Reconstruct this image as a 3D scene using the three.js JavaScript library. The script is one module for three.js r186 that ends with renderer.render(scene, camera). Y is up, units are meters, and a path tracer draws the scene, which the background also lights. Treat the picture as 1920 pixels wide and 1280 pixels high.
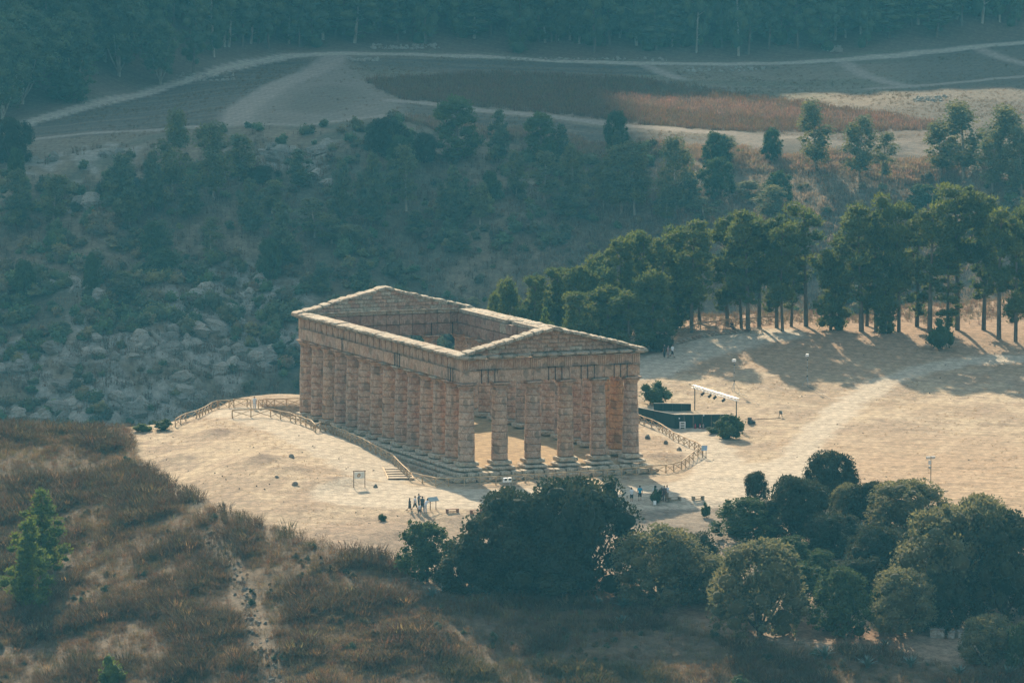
import * as THREE from 'three';
import { mergeGeometries } from 'three/addons/utils/BufferGeometryUtils.js';
import { MarchingCubes } from 'three/addons/objects/MarchingCubes.js';

// ---------------------------------------------------------------- camera, sky, sun, exposure
const scene = new THREE.Scene();
const CAM = new THREE.Vector3(-239.1, 80.45, 597.3), YAW = 0.3894, PITCH = -0.1020, FOC = 9992;
const FWD = new THREE.Vector3(Math.sin(YAW) * Math.cos(PITCH), Math.sin(PITCH), -Math.cos(YAW) * Math.cos(PITCH));
const RGT = new THREE.Vector3(Math.cos(YAW), 0, Math.sin(YAW));
const UPV = new THREE.Vector3().crossVectors(RGT, FWD);
const camera = new THREE.PerspectiveCamera(2 * Math.atan(640 / FOC) * 180 / Math.PI, 1.5, 5, 9000);
camera.position.copy(CAM);
camera.lookAt(CAM.clone().add(FWD));
camera.updateMatrixWorld();

const SUN_EL = 31.0 * Math.PI / 180, SUN_AZ = 10.5 * Math.PI / 180;      // low sun behind the temple, a little to the right of its long axis
const SUN = new THREE.Vector3(Math.sin(SUN_AZ) * Math.cos(SUN_EL), Math.sin(SUN_EL), -Math.cos(SUN_AZ) * Math.cos(SUN_EL));
{
  const W = 512, H = 256, d = new Float32Array(W * H * 4);
  for (let j = 0; j < H; j++) for (let i = 0; i < W; i++) {
    const th = (j + 0.5) / H * Math.PI - Math.PI / 2, ph = ((i + 0.5) / W - 0.5) * 2 * Math.PI;
    const y = Math.sin(th), x = Math.cos(th) * Math.cos(ph), z = Math.cos(th) * Math.sin(ph);
    const c = Math.max(0, x * SUN.x + y * SUN.y + z * SUN.z), e = Math.max(0, y);
    const k = Math.pow(1 - e, 3.0), g = 0.55 * Math.pow(c, 6) + 0.35 * Math.pow(c, 40);
    const zen = [0.175, 0.207, 0.25], hor = [0.30, 0.345, 0.35], glow = [1.0, 0.80, 0.56];
    for (let q = 0; q < 3; q++) d[(j * W + i) * 4 + q] = (zen[q] * (1 - k) + hor[q] * k + glow[q] * g * 0.8) * 1.0;
    d[(j * W + i) * 4 + 3] = 1;
  }
  const t = new THREE.DataTexture(d, W, H, THREE.RGBAFormat, THREE.FloatType);
  t.mapping = THREE.EquirectangularReflectionMapping; t.magFilter = THREE.LinearFilter; t.minFilter = THREE.LinearFilter; t.needsUpdate = true;
  scene.background = t; scene.environment = t;
}
const sun = new THREE.DirectionalLight(new THREE.Color().setRGB(1.0, 0.80, 0.56), 4.0);
sun.position.copy(SUN).multiplyScalar(400); sun.target.position.set(0, 0, 0);
sun.castShadow = true; sun.shadow.radius = 1.3; sun.shadow.mapSize.set(4096, 4096);
Object.assign(sun.shadow.camera, { left: -220, right: 220, top: 160, bottom: -160, near: 10, far: 1400 });
scene.add(sun, sun.target);
scene.fog = new THREE.FogExp2(new THREE.Color().setRGB(0.13, 0.58, 0.86), 0.00013);
const renderer = new THREE.WebGLRenderer({ antialias: true });
renderer.toneMapping = THREE.LinearToneMapping; renderer.toneMappingExposure = 3.05;
renderer.shadowMap.enabled = true; renderer.shadowMap.type = THREE.PCFSoftShadowMap;

// ---------------------------------------------------------------- helpers
function mulberry(a) { return () => { a |= 0; a = a + 0x6D2B79F5 | 0; let t = Math.imul(a ^ a >>> 15, 1 | a); t = t + Math.imul(t ^ t >>> 7, 61 | t) ^ t; return ((t ^ t >>> 14) >>> 0) / 4294967296; }; }
const rnd = mulberry(20417);
const R = (a, b) => a + (b - a) * rnd();
const clamp = (x, a, b) => x < a ? a : x > b ? b : x;
const smooth = (a, b, x) => { const t = clamp((x - a) / (b - a), 0, 1); return t * t * (3 - 2 * t); };
const mixc = (a, b, t) => [a[0] + (b[0] - a[0]) * t, a[1] + (b[1] - a[1]) * t, a[2] + (b[2] - a[2]) * t];
function hash(i, j, k = 0) { let h = Math.imul(i, 374761393) ^ Math.imul(j, 668265263) ^ Math.imul(k, 1274126177); h = Math.imul(h ^ h >>> 13, 1274126177); return ((h ^ h >>> 16) >>> 0) / 4294967296; }
function noise2(x, y, p = 0, s = 0) {                      // value noise, period p cells when p > 0
  let i = Math.floor(x), j = Math.floor(y); let u = x - i, v = y - j; u = u * u * (3 - 2 * u); v = v * v * (3 - 2 * v);
  const w = (a) => p ? ((a % p) + p) % p : a;
  const a = hash(w(i), w(j), s), b = hash(w(i + 1), w(j), s), c = hash(w(i), w(j + 1), s), d = hash(w(i + 1), w(j + 1), s);
  return a + (b - a) * u + (c - a) * v + (a - b - c + d) * u * v;
}
function fbm(x, y, o = 4, p = 0, s = 0) { let a = 0, w = 0.5, n = 0; for (let k = 0; k < o; k++) { a += w * noise2(x, y, p, s + k); n += w; w *= 0.55; x *= 2; y *= 2; p *= 2; } return a / n; }
function noise3(x, y, z) { return (noise2(x + z * 1.7, y - z * 2.3, 0, 11) + noise2(y + 31.4, z + x * 0.61, 0, 12) + noise2(z - 17.3, x + y * 0.37, 0, 13)) / 3; }
function tex(size, fn, srgb = true) {
  const d = new Uint8Array(size * size * 4);
  for (let j = 0; j < size; j++) for (let i = 0; i < size; i++) { const c = fn((i + 0.5) / size, (j + 0.5) / size); const q = (j * size + i) * 4; d[q] = clamp(c[0], 0, 1) * 255; d[q + 1] = clamp(c[1], 0, 1) * 255; d[q + 2] = clamp(c[2], 0, 1) * 255; d[q + 3] = 255; }
  const t = new THREE.DataTexture(d, size, size, THREE.RGBAFormat); t.wrapS = t.wrapT = THREE.RepeatWrapping; t.magFilter = THREE.LinearFilter; t.minFilter = THREE.LinearMipmapLinearFilter; t.generateMipmaps = true;
  if (srgb) t.colorSpace = THREE.SRGBColorSpace; t.needsUpdate = true; return t;
}
const taken = new Map();
function numbered(n) { const k = taken.get(n) ?? 0; taken.set(n, k + 1); return k ? `${n}_${String(k).padStart(3, '0')}` : n; }
function tag(o, label, category, group, kind) { if (label) o.userData.label = label; if (category) o.userData.category = category; if (group) o.userData.group = group; if (kind) o.userData.kind = kind; return o; }
function thing(name, label, category, pos = [0, 0, 0], turn = 0, group) { const o = new THREE.Group(); o.name = numbered(name); o.position.set(...pos); o.rotation.y = turn; scene.add(o); return tag(o, label, category, group); }
function mesh(name, geo, mat, parent) { const m = new THREE.Mesh(geo, mat); m.name = parent ? name : numbered(name); m.castShadow = m.receiveShadow = true; (parent ?? scene).add(m); return m; }
function std(c, o = {}) { return new THREE.MeshStandardMaterial({ color: new THREE.Color().setRGB(...c), roughness: 0.95, ...o }); }
function leafMat(c, tr = 0.35) { return new THREE.MeshPhysicalMaterial({ color: new THREE.Color().setRGB(...c), roughness: 0.95, transmission: tr, thickness: 0, side: THREE.DoubleSide, specularIntensity: 0.3, vertexColors: true }); }

// ---------------------------------------------------------------- terrain
// s: metres to the right of the camera's ground bearing, t: metres ahead of it
const FG = new THREE.Vector2(Math.sin(YAW), -Math.cos(YAW)), RG = new THREE.Vector2(Math.cos(YAW), Math.sin(YAW));
const toST = (x, z) => [(x - CAM.x) * RG.x + (z - CAM.z) * RG.y, (x - CAM.x) * FG.x + (z - CAM.z) * FG.y];
const toXZ = (s, t) => [CAM.x + s * RG.x + t * FG.x, CAM.z + s * RG.y + t * FG.y];
const COLS = [-0.136, -0.0961, -0.071, -0.051, -0.032, 0, 0.029, 0.064, 0.096, 0.144];       // bearing of each profile (s / t)
const NEAR = [[0, 77], [150, 22], [350, -55], [480, -36]];
const PROF = [
  [...NEAR, [583, -17.2], [640, -9.2], [690, -2.2], [705, -2.6], [730, -12], [800, -45], [900, -36], [925, -30], [1052, 9], [1120, 14.5], [1300, 150], [1700, 470]],
  [...NEAR, [583, -17.2], [640, -9.2], [690, -2.2], [705, -2.6], [730, -12], [800, -45], [900, -36], [925, -30], [1052, 9], [1120, 14.5], [1300, 150], [1700, 470]],
  [...NEAR, [575, -14.8], [640, -5.0], [665, -2.6], [684, -1.0], [694, -1.8], [725, -14], [800, -45], [905, -34], [925, -29], [1054, 12.5], [1150, 16.4], [1300, 130], [1700, 460]],
  [...NEAR, [563, -13.7], [620, -4.4], [640, -2.1], [660, -0.7], [690, 0.35], [702, 0.6], [712, 0], [740, -14], [800, -44], [925, -28], [1057, 14.8], [1185, 20.7], [1320, 80], [1700, 230]],
  [...NEAR, [561, -13.2], [612, -4.1], [622, -2.9], [635, -2.0], [647, -1.2], [662, -0.5], [680, -0.1], [702, 0.1], [712, 0.0], [722, -1.2], [745, -15], [805, -44], [925, -28], [1058, 15.5], [1210, 22.5], [1300, 75], [1380, 140], [1700, 300]],
  [...NEAR, [560.6, -13.3], [612, -4.0], [620, -2.6], [630, -2.4], [650, -2.4], [660, -1.2], [705, -0.6], [735, 1.0], [752, 1.0], [775, -10], [830, -44], [925, -29], [1054, 14], [1215, 21.3], [1300, 75], [1380, 138], [1700, 290]],
  [...NEAR, [560.5, -13.2], [616, -4.3], [626, -3.1], [629, -2.45], [650, -2.3], [670, -1.7], [690, -0.8], [712, 0.9], [735, 3.2], [752, 5.0], [766, 5.0], [785, -1], [815, -16], [860, -36], [925, -25], [1042, 12.3], [1212, 20.3], [1300, 72], [1380, 134], [1700, 280]],
  [...NEAR, [560, -13], [600, -6.5], [640, -3.0], [660, -1.7], [690, -0.2], [712, 0.9], [730, 2.8], [748, 5.4], [768, 6.0], [785, 3], [812, -8], [860, -36], [915, -25], [1030, 12], [1215, 20.5], [1300, 78], [1380, 148], [1700, 280]],
  [...NEAR, [560, -13], [600, -7], [640, -2.6], [660, -1.6], [690, -0.2], [712, 0.9], [730, 2.8], [748, 5.3], [772, 6.3], [795, 4.5], [820, -4], [870, -30], [910, -20], [1010, 11.2], [1230, 24], [1310, 88], [1385, 168], [1700, 290]],
  [...NEAR, [560, -13], [600, -7], [640, -2.6], [660, -1.6], [690, -0.2], [712, 0.9], [730, 2.8], [748, 5.3], [772, 6.3], [795, 4.5], [820, -4], [870, -30], [910, -20], [1010, 11.2], [1230, 24], [1310, 88], [1385, 168], [1700, 290]],
].map((p) => {                                             // monotone cubic slopes
  const n = p.length, m = new Array(n).fill(0), d = [];
  for (let i = 0; i < n - 1; i++) d.push((p[i + 1][1] - p[i][1]) / (p[i + 1][0] - p[i][0]));
  m[0] = d[0]; m[n - 1] = d[n - 2];
  for (let i = 1; i < n - 1; i++) m[i] = d[i - 1] * d[i] <= 0 ? 0 : 2 / (1 / d[i - 1] + 1 / d[i]);
  return { p, m };
});
function profAt({ p, m }, t) {
  const n = p.length; if (t <= p[0][0]) return p[0][1]; if (t >= p[n - 1][0]) return p[n - 1][1] + 0.1 * Math.min(t - p[n - 1][0], 1500);
  let i = 0; while (t > p[i + 1][0]) i++;
  const h = p[i + 1][0] - p[i][0], u = (t - p[i][0]) / h, u2 = u * u, u3 = u2 * u;
  return (2 * u3 - 3 * u2 + 1) * p[i][1] + (u3 - 2 * u2 + u) * h * m[i] + (-2 * u3 + 3 * u2) * p[i + 1][1] + (u3 - u2) * h * m[i + 1];
}
function bumpAt(x, z, cx, cz, r, h) { const d2 = ((x - cx) ** 2 + (z - cz) ** 2) / (r * r); return d2 > 9 ? 0 : h * Math.exp(-d2); }
function baseH(s, t) {
  const a = t > 1 ? clamp(s / t, COLS[0], COLS[COLS.length - 1]) : 0;
  let i = 0; while (i < COLS.length - 2 && a > COLS[i + 1]) i++;
  const u = (a - COLS[i]) / (COLS[i + 1] - COLS[i]);
  const y1 = profAt(PROF[i], t), y2 = profAt(PROF[i + 1], t), y0 = i > 0 ? profAt(PROF[i - 1], t) : y1, y3 = i < COLS.length - 2 ? profAt(PROF[i + 2], t) : y2;
  const w = COLS[i + 1] - COLS[i], m1 = i > 0 ? (y2 - y0) / (COLS[i + 1] - COLS[i - 1]) * w : y2 - y1, m2 = i < COLS.length - 2 ? (y3 - y1) / (COLS[i + 2] - COLS[i]) * w : y2 - y1;
  const u2 = u * u, u3 = u2 * u;
  return (2 * u3 - 3 * u2 + 1) * y1 + (u3 - 2 * u2 + u) * m1 * 0.8 + (-2 * u3 + 3 * u2) * y2 + (u3 - u2) * m2 * 0.8;
}
function H(x, z) {
  const [s, t] = toST(x, z);
  let y = baseH(s, t);
  const far = smooth(745, 800, t), slope = smooth(628, 600, t);
  y += (fbm(x * 0.09, z * 0.09, 3) - 0.5) * (0.45 + slope * 0.9 + far * 2.0) * (far > 0 ? 1 - 0.75 * smooth(1000, 1060, t) : 1);
  y += (fbm(x * 0.5 + 9, z * 0.5, 3) - 0.5) * (0.20 + slope * 0.12);
  if (far > 0 && t < 1080) {                              // ledges and gullies of the opposite slope
    const k = far * smooth(1075, 1030, t);
    y += k * ((fbm(s * 0.03, t * 0.02 + 4, 4) - 0.5) * 9 + (Math.abs(fbm(s * 0.05 + 7, t * 0.015, 3) - 0.5)) * -7);
    const st = y / 4.2 + fbm(s * 0.025, t * 0.02, 2) * 1.6; y += k * smooth(0.03, -0.05, s / t) * smooth(1000, 900, t) * 2.3 * (smooth(0.35, 0.6, st - Math.floor(st)) - (st - Math.floor(st)));
  }
  // temple platform and the ground beside it
  const dx = Math.max(0.1 - x, x - 21.7), dz = Math.max(-56.2 - z, z - 0.1), dd = Math.max(dx, dz);
  if (dd < 6) {
    const inside = -0.75 - 0.22 * smooth(-14, 0, z) + (fbm(x * 0.35, z * 0.35, 3) - 0.5) * 0.25;
    const front = smooth(-6, 0.5, z), level = -2.38 * front + (1 - front) * Math.min(-0.9 - 1.35 * smooth(-30, -4, z), -0.6);
    const side = x > 11 ? -0.95 - 1.45 * smooth(-9, 1.5, z) : level;
    const out = y + (side - y) * smooth(5.6, 3.0, dd);
    y = inside + (out - inside) * smooth(0.1, 0.9, dd);
  }
  // little banks on the bare lawn left of the temple
  for (const b of BANKS) y += bumpAt(x, z, ...b);
  return y;
}
const BANKS = [];
function rayAt(u, v) { return new THREE.Vector3().copy(FWD).addScaledVector(RGT, (u - 960) / FOC).addScaledVector(UPV, (640 - v) / FOC); }
function at(u, v, t0 = 480, t1 = 1690) {                  // the ground point seen in that direction
  const d = rayAt(u, v), p = new THREE.Vector3(); let a = t0;
  for (let t = t0; t < t1; t += 1.0) { p.copy(CAM).addScaledVector(d, t); if (p.y < H(p.x, p.z)) { let lo = t - 1, hi = t; for (let k = 0; k < 14; k++) { const m = (lo + hi) / 2; p.copy(CAM).addScaledVector(d, m); if (p.y < H(p.x, p.z)) hi = m; else lo = m; } a = hi; p.copy(CAM).addScaledVector(d, a); p.y = H(p.x, p.z); p.t = a; return p; } }
  p.copy(CAM).addScaledVector(d, t1); p.y = H(p.x, p.z); p.t = t1; return p;
}
const mpp = (t) => t / FOC;                               // metres per photo pixel at distance t
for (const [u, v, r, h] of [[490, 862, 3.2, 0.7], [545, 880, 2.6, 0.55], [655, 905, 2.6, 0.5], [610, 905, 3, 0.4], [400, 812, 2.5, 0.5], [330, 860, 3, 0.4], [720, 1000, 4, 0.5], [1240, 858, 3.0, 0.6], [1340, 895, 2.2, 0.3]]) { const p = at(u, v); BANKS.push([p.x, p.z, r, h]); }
const poly = (pts) => pts.map(([u, v]) => { const p = at(u, v); return [p.x, p.z]; });
function inPoly(pl, x, z) { let c = false; for (let i = 0, j = pl.length - 1; i < pl.length; j = i++) { const [xi, zi] = pl[i], [xj, zj] = pl[j]; if ((zi > z) !== (zj > z) && x < (xj - xi) * (z - zi) / (zj - zi) + xi) c = !c; } return c; }
function distLine(pl, x, z) { let b = 1e9; for (let i = 0; i < pl.length - 1; i++) { const [ax, az] = pl[i], [bx, bz] = pl[i + 1]; const ex = bx - ax, ez = bz - az, k = clamp(((x - ax) * ex + (z - az) * ez) / (ex * ex + ez * ez), 0, 1); b = Math.min(b, Math.hypot(x - ax - ex * k, z - az - ez * k)); } return b; }
function sdPoly(pl, x, z) { const d = distLine([...pl, pl[0]], x, z); return inPoly(pl, x, z) ? -d : d; }

const ROAD = poly([[-60, 262], [48, 232], [150, 202], [300, 165], [400, 137], [470, 117], [540, 105], [640, 100], [780, 102], [900, 106], [1050, 114], [1200, 119], [1350, 120], [1500, 117], [1640, 107], [1760, 96], [1920, 80], [2000, 72]]);
const TRACKS = [
  { l: poly([[628, 106], [600, 128], [520, 160], [450, 205], [440, 232]]), w: 3.2 },
  { l: poly([[740, 188], [900, 206], [1060, 222], [1240, 240], [1420, 256], [1620, 272], [1760, 284]]), w: 2.6 },
  { l: poly([[1582, 116], [1620, 140], [1705, 163]]), w: 1.6 }, { l: poly([[1640, 166], [1760, 158], [1925, 143]]), w: 1.8 },
  { l: poly([[1838, 92], [1880, 108], [1930, 122]]), w: 1.5 }, { l: poly([[1205, 121], [1275, 148]]), w: 1.6 }, { l: poly([[1400, 256], [1425, 284]]), w: 2.4 },
  { l: poly([[45, 262], [160, 250], [300, 243], [430, 236], [560, 236], [650, 225], [720, 217]]), w: 1.6 },
];
const BARE = poly([[628, 106], [690, 150], [690, 165], [745, 190], [735, 213], [640, 226], [540, 236], [430, 234], [470, 185], [545, 140]]);
const OVAL = poly([[520, 205], [560, 172], [620, 158], [672, 166], [690, 186], [650, 204], [580, 214]]);
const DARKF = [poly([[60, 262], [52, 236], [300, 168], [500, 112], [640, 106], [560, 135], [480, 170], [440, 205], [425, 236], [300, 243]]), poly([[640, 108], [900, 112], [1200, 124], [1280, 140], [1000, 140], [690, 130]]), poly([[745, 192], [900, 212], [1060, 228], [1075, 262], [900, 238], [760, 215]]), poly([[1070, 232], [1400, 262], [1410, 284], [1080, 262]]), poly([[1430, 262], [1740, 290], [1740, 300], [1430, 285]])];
const SCRUB = poly([[690, 152], [900, 138], [1200, 150], [1500, 195], [1760, 235], [1760, 280], [1500, 258], [1200, 232], [900, 200], [760, 186]]);
const ORANGE = poly([[1140, 180], [1300, 186], [1480, 204], [1640, 216], [1760, 232], [1740, 250], [1560, 232], [1400, 222], [1200, 200]]);
const VERGE = poly([[740, 222], [800, 226], [900, 244], [1000, 258], [1075, 266], [1200, 277], [1400, 289], [1600, 296], [1750, 302]]);
const PATHS = [
  { l: poly([[440, 772], [510, 790], [575, 812], [640, 845], [690, 875], [730, 892]]), w: 4.2, n: 'gravel_path' },
  { l: poly([[700, 925], [780, 932], [880, 935], [1000, 930], [1200, 925], [1330, 925], [1420, 905], [1480, 880]]), w: 7.5, n: 'gravel_path' },
  { l: poly([[1430, 900], [1500, 850], [1545, 800], [1600, 752], [1660, 715], [1730, 692], [1830, 676], [1990, 668]]), w: 2.2, n: 'dirt_track' },
  { l: poly([[1205, 700], [1260, 672], [1320, 655], [1400, 635], [1450, 626]]), w: 4.5, n: 'gravel_path' },
  { l: poly([[1215, 770], [1300, 820], [1345, 860], [1345, 900]]), w: 3.4, n: 'gravel_path' },
];
const SLOPE = poly([[-120, 800], [0, 800], [228, 806], [235, 850], [290, 905], [380, 958], [470, 985], [560, 1008], [640, 1040], [700, 1050], [748, 1065], [770, 1110], [900, 1125], [1150, 1120], [1200, 1140], [1340, 1190], [1500, 1215], [1700, 1235], [2050, 1260], [2080, 1420], [-150, 1420]]);
const TRAIL = poly([[385, 1000], [425, 1045], [450, 1090], [470, 1145], [488, 1200], [505, 1260], [515, 1310]]);
const RED = [poly([[870, 1060], [960, 1060], [1010, 1110], [890, 1125]]), poly([[1110, 1075], [1200, 1090], [1200, 1120], [1080, 1120]]), poly([[1290, 1120], [1420, 1170], [1400, 1190], [1290, 1150]]), poly([[1480, 1155], [1700, 1185], [1690, 1225], [1480, 1195]])];
const DIRT = poly([[1210, 946], [1400, 942], [1430, 1020], [1300, 1020], [1180, 1010]]);
const lawnStripe = (x, z) => fbm(x * 0.22 + 5, z * 0.35, 4);
function groundLook(x, z, s, t) {                          // [colour, name of the piece of ground]
  const n1 = fbm(x * 0.13, z * 0.13, 4, 0, 3), n2 = fbm(x * 0.7, z * 0.7, 3, 0, 7), n3 = noise2(x * 2.3, z * 2.3, 0, 5);
  let c, name = 'ground';
  if (t < 815) {
    c = mixc([0.495, 0.395, 0.275], [0.37, 0.28, 0.195], smooth(0.36, 0.62, n1));
    if (s / t > 0.03) c = mixc(c, [0.36, 0.265, 0.165], 0.45 * smooth(0.3, 0.6, fbm(x * 0.07, z * 0.1, 3, 0, 25)));
    c = mixc(c, [0.33, 0.25, 0.185], smooth(0.52, 0.72, n2) * 0.75);
    c = mixc(c, [0.52, 0.42, 0.30], smooth(0.55, 0.75, fbm(x * 0.3, z * 0.3, 3, 0, 21)) * 0.7);
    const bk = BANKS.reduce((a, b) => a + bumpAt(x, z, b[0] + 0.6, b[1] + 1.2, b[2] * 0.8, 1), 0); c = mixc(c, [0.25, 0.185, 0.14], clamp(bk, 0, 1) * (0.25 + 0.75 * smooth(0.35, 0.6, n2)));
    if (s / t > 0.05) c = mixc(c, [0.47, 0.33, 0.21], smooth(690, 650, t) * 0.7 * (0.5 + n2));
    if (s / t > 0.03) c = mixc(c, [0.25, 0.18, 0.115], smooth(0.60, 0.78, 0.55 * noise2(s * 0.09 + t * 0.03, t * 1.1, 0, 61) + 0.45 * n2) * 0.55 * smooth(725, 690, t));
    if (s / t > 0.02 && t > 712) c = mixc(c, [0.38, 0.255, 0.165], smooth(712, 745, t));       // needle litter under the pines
    const sd = sdPoly(SLOPE, x, z) + (n2 - 0.5) * 3;
    const onSlope = smooth(2.5, -2.0, sd), bald = smooth(0.55, 0.66, fbm(x * 0.11 + 40, z * 0.11, 3, 0, 27));
    c = mixc(c, mixc([0.105, 0.074, 0.044], [0.155, 0.108, 0.062], n2), onSlope); c = mixc(c, [0.16, 0.122, 0.086], onSlope * bald * 0.35); if (sd < 0) c = mixc(c, [0.30, 0.26, 0.205], smooth(1.6, 0.4, distLine(TRAIL, x, z) + (n2 - 0.5) * 3.2) * 0.28); if (sd < 0) name = 'grass_slope';
    if (t < 640 && sd > 0) { c = mixc(c, [0.33, 0.245, 0.18], smooth(622, 608, t) * 0.8); const dd = sdPoly(DIRT, x, z); c = mixc(c, [0.26, 0.215, 0.17], smooth(1.5, -1, dd)); for (const r of RED) c = mixc(c, [0.30, 0.185, 0.115], smooth(1.5, -0.5, sdPoly(r, x, z) + (n2 - 0.5) * 2)); }
    for (const p of PATHS) { const d = distLine(p.l, x, z) + (fbm(x * 0.4, z * 0.4, 2, 0, 9) - 0.5) * 2.2; if (d < p.w + 1.2 && sd > 0) { c = mixc(c, mixc([0.57, 0.495, 0.395], [0.48, 0.415, 0.33], n2), smooth(p.w + 1.0, p.w - 1.0, d)); if (d < p.w - 0.2) name = p.n; } }
    if (x > -0.2 && x < 22 && z > -56.4 && z < 0.3) { c = mixc([0.46, 0.32, 0.17], [0.36, 0.25, 0.14], n2); name = 'temple_floor'; }
    if (s / t > 0.02 && t > 785) { c = mixc(c, [0.36, 0.24, 0.13], smooth(785, 795, t)); }
  } else {
    const sl = smooth(1065, 1030, t - (s / t) * -150 * 0);
    c = mixc([0.15, 0.12, 0.082], [0.235, 0.185, 0.125], n1);
    c = mixc(c, [0.09, 0.095, 0.065], smooth(0.5, 0.65, fbm(x * 0.06, z * 0.06, 3, 0, 31)) * 0.8);
    if (s / t > 0.02) c = mixc(c, [0.165, 0.13, 0.092], 0.6);
    for (const o of OUTP) { const d = Math.hypot((x - o[0]) * 0.8, (z - o[1]) * 0.8) / o[2]; if (d < 1.25) { const q = fbm(x * 0.35 + 3, z * 0.35 + H(x, z) * 0.9, 4, 0, 43); c = mixc(c, mixc([0.36, 0.35, 0.31], [0.27, 0.26, 0.235], n3), 0.8 * smooth(0.50, 0.60, q + 0.16 * (1 - d)) * smooth(1.25, 0.8, d)); } }
    if (t < 1080) name = 'hillside';
    // fields
    if (t > 990) {
      const above = VERGE, edge = edgeT(s / t), ff = smooth(edge - 4, edge + 3, t + (n1 - 0.5) * 6);
      let f = mixc([0.215, 0.17, 0.11], [0.155, 0.125, 0.08], n1); f = mixc(f, [0.13, 0.125, 0.07], smooth(0.5, 0.66, fbm(x * 0.05 + 60, z * 0.05, 3, 0, 45)) * 0.6);
      const row = 0.5 * fbm(s * 0.02, t * 0.35, 3, 0, 41) + 0.5 * noise2(s * 0.015 + 3, t * 0.42 + s * 0.03, 0, 42); f = mixc(f, [0.24, 0.195, 0.14], smooth(0.5, 0.7, row) * 0.5);
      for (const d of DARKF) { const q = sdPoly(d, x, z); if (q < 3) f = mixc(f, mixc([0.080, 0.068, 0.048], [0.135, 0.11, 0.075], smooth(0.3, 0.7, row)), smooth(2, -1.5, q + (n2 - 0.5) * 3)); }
      const qs = sdPoly(SCRUB, x, z); f = mixc(f, mixc([0.17, 0.125, 0.09], [0.215, 0.155, 0.105], n1), smooth(9, -7, qs + (n1 - 0.5) * 12) * 0.85);
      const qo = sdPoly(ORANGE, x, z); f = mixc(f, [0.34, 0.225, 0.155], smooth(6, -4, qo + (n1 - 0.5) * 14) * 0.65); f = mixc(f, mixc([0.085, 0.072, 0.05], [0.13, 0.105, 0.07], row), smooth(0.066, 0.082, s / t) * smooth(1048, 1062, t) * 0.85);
      const qb = sdPoly(BARE, x, z); f = mixc(f, [0.225, 0.19, 0.145], smooth(5, -3, qb + (n2 - 0.5) * 4) * (0.7 + 0.3 * row)); f = mixc(f, mixc([0.11, 0.095, 0.065], [0.16, 0.13, 0.09], row), smooth(4, -4, sdPoly(OVAL, x, z) + (n1 - 0.5) * 6) * 0.75);
      for (const k of TRACKS) { const d = distLine(k.l, x, z); if (d < k.w + 1.5) f = mixc(f, [0.30, 0.255, 0.20], smooth(k.w + 1.2, k.w - 0.8, d)); }
      const dv = distLine(VERGE, x, z); f = mixc(f, [0.46, 0.36, 0.23], smooth(4.5, 1.5, dv + (n2 - 0.5) * 2) * smooth(-0.025, 0.02, s / t) );
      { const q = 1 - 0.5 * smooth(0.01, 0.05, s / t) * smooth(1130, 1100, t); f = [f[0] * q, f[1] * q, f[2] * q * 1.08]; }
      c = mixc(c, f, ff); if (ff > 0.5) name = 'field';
      const dr = distLine(ROAD, x, z), up = t > roadT(s / t);
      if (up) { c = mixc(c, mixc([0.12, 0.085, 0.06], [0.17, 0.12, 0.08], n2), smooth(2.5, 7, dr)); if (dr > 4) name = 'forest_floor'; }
      if (dr < 5) { c = mixc(c, [0.42, 0.38, 0.32], smooth(2.9, 1.9, dr)); if (dr < 2.5) name = 'gravel_road'; }
    }
  }
  const k = 0.86 + 0.28 * n3; return [[c[0] * k, c[1] * k, c[2] * k], name];
}
const stLine = (pl) => pl.map(([x, z]) => { const [s, t] = toST(x, z); return [s / t, t]; });
const interp = (l, a) => { if (a <= l[0][0]) return l[0][1]; for (let i = 0; i < l.length - 1; i++) if (a <= l[i + 1][0]) return l[i][1] + (l[i + 1][1] - l[i][1]) * (a - l[i][0]) / (l[i + 1][0] - l[i][0]); return l[l.length - 1][1]; };
const EDGE = stLine(poly([[-60, 312], [40, 300], [160, 275], [300, 250], [440, 237], [560, 237], [650, 228], [740, 222], [900, 246], [1075, 268], [1400, 291], [1750, 304], [2000, 318]])), ROADT = stLine(ROAD);
const edgeT = (a) => interp(EDGE, a), roadT = (a) => interp(ROADT, a);

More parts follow.
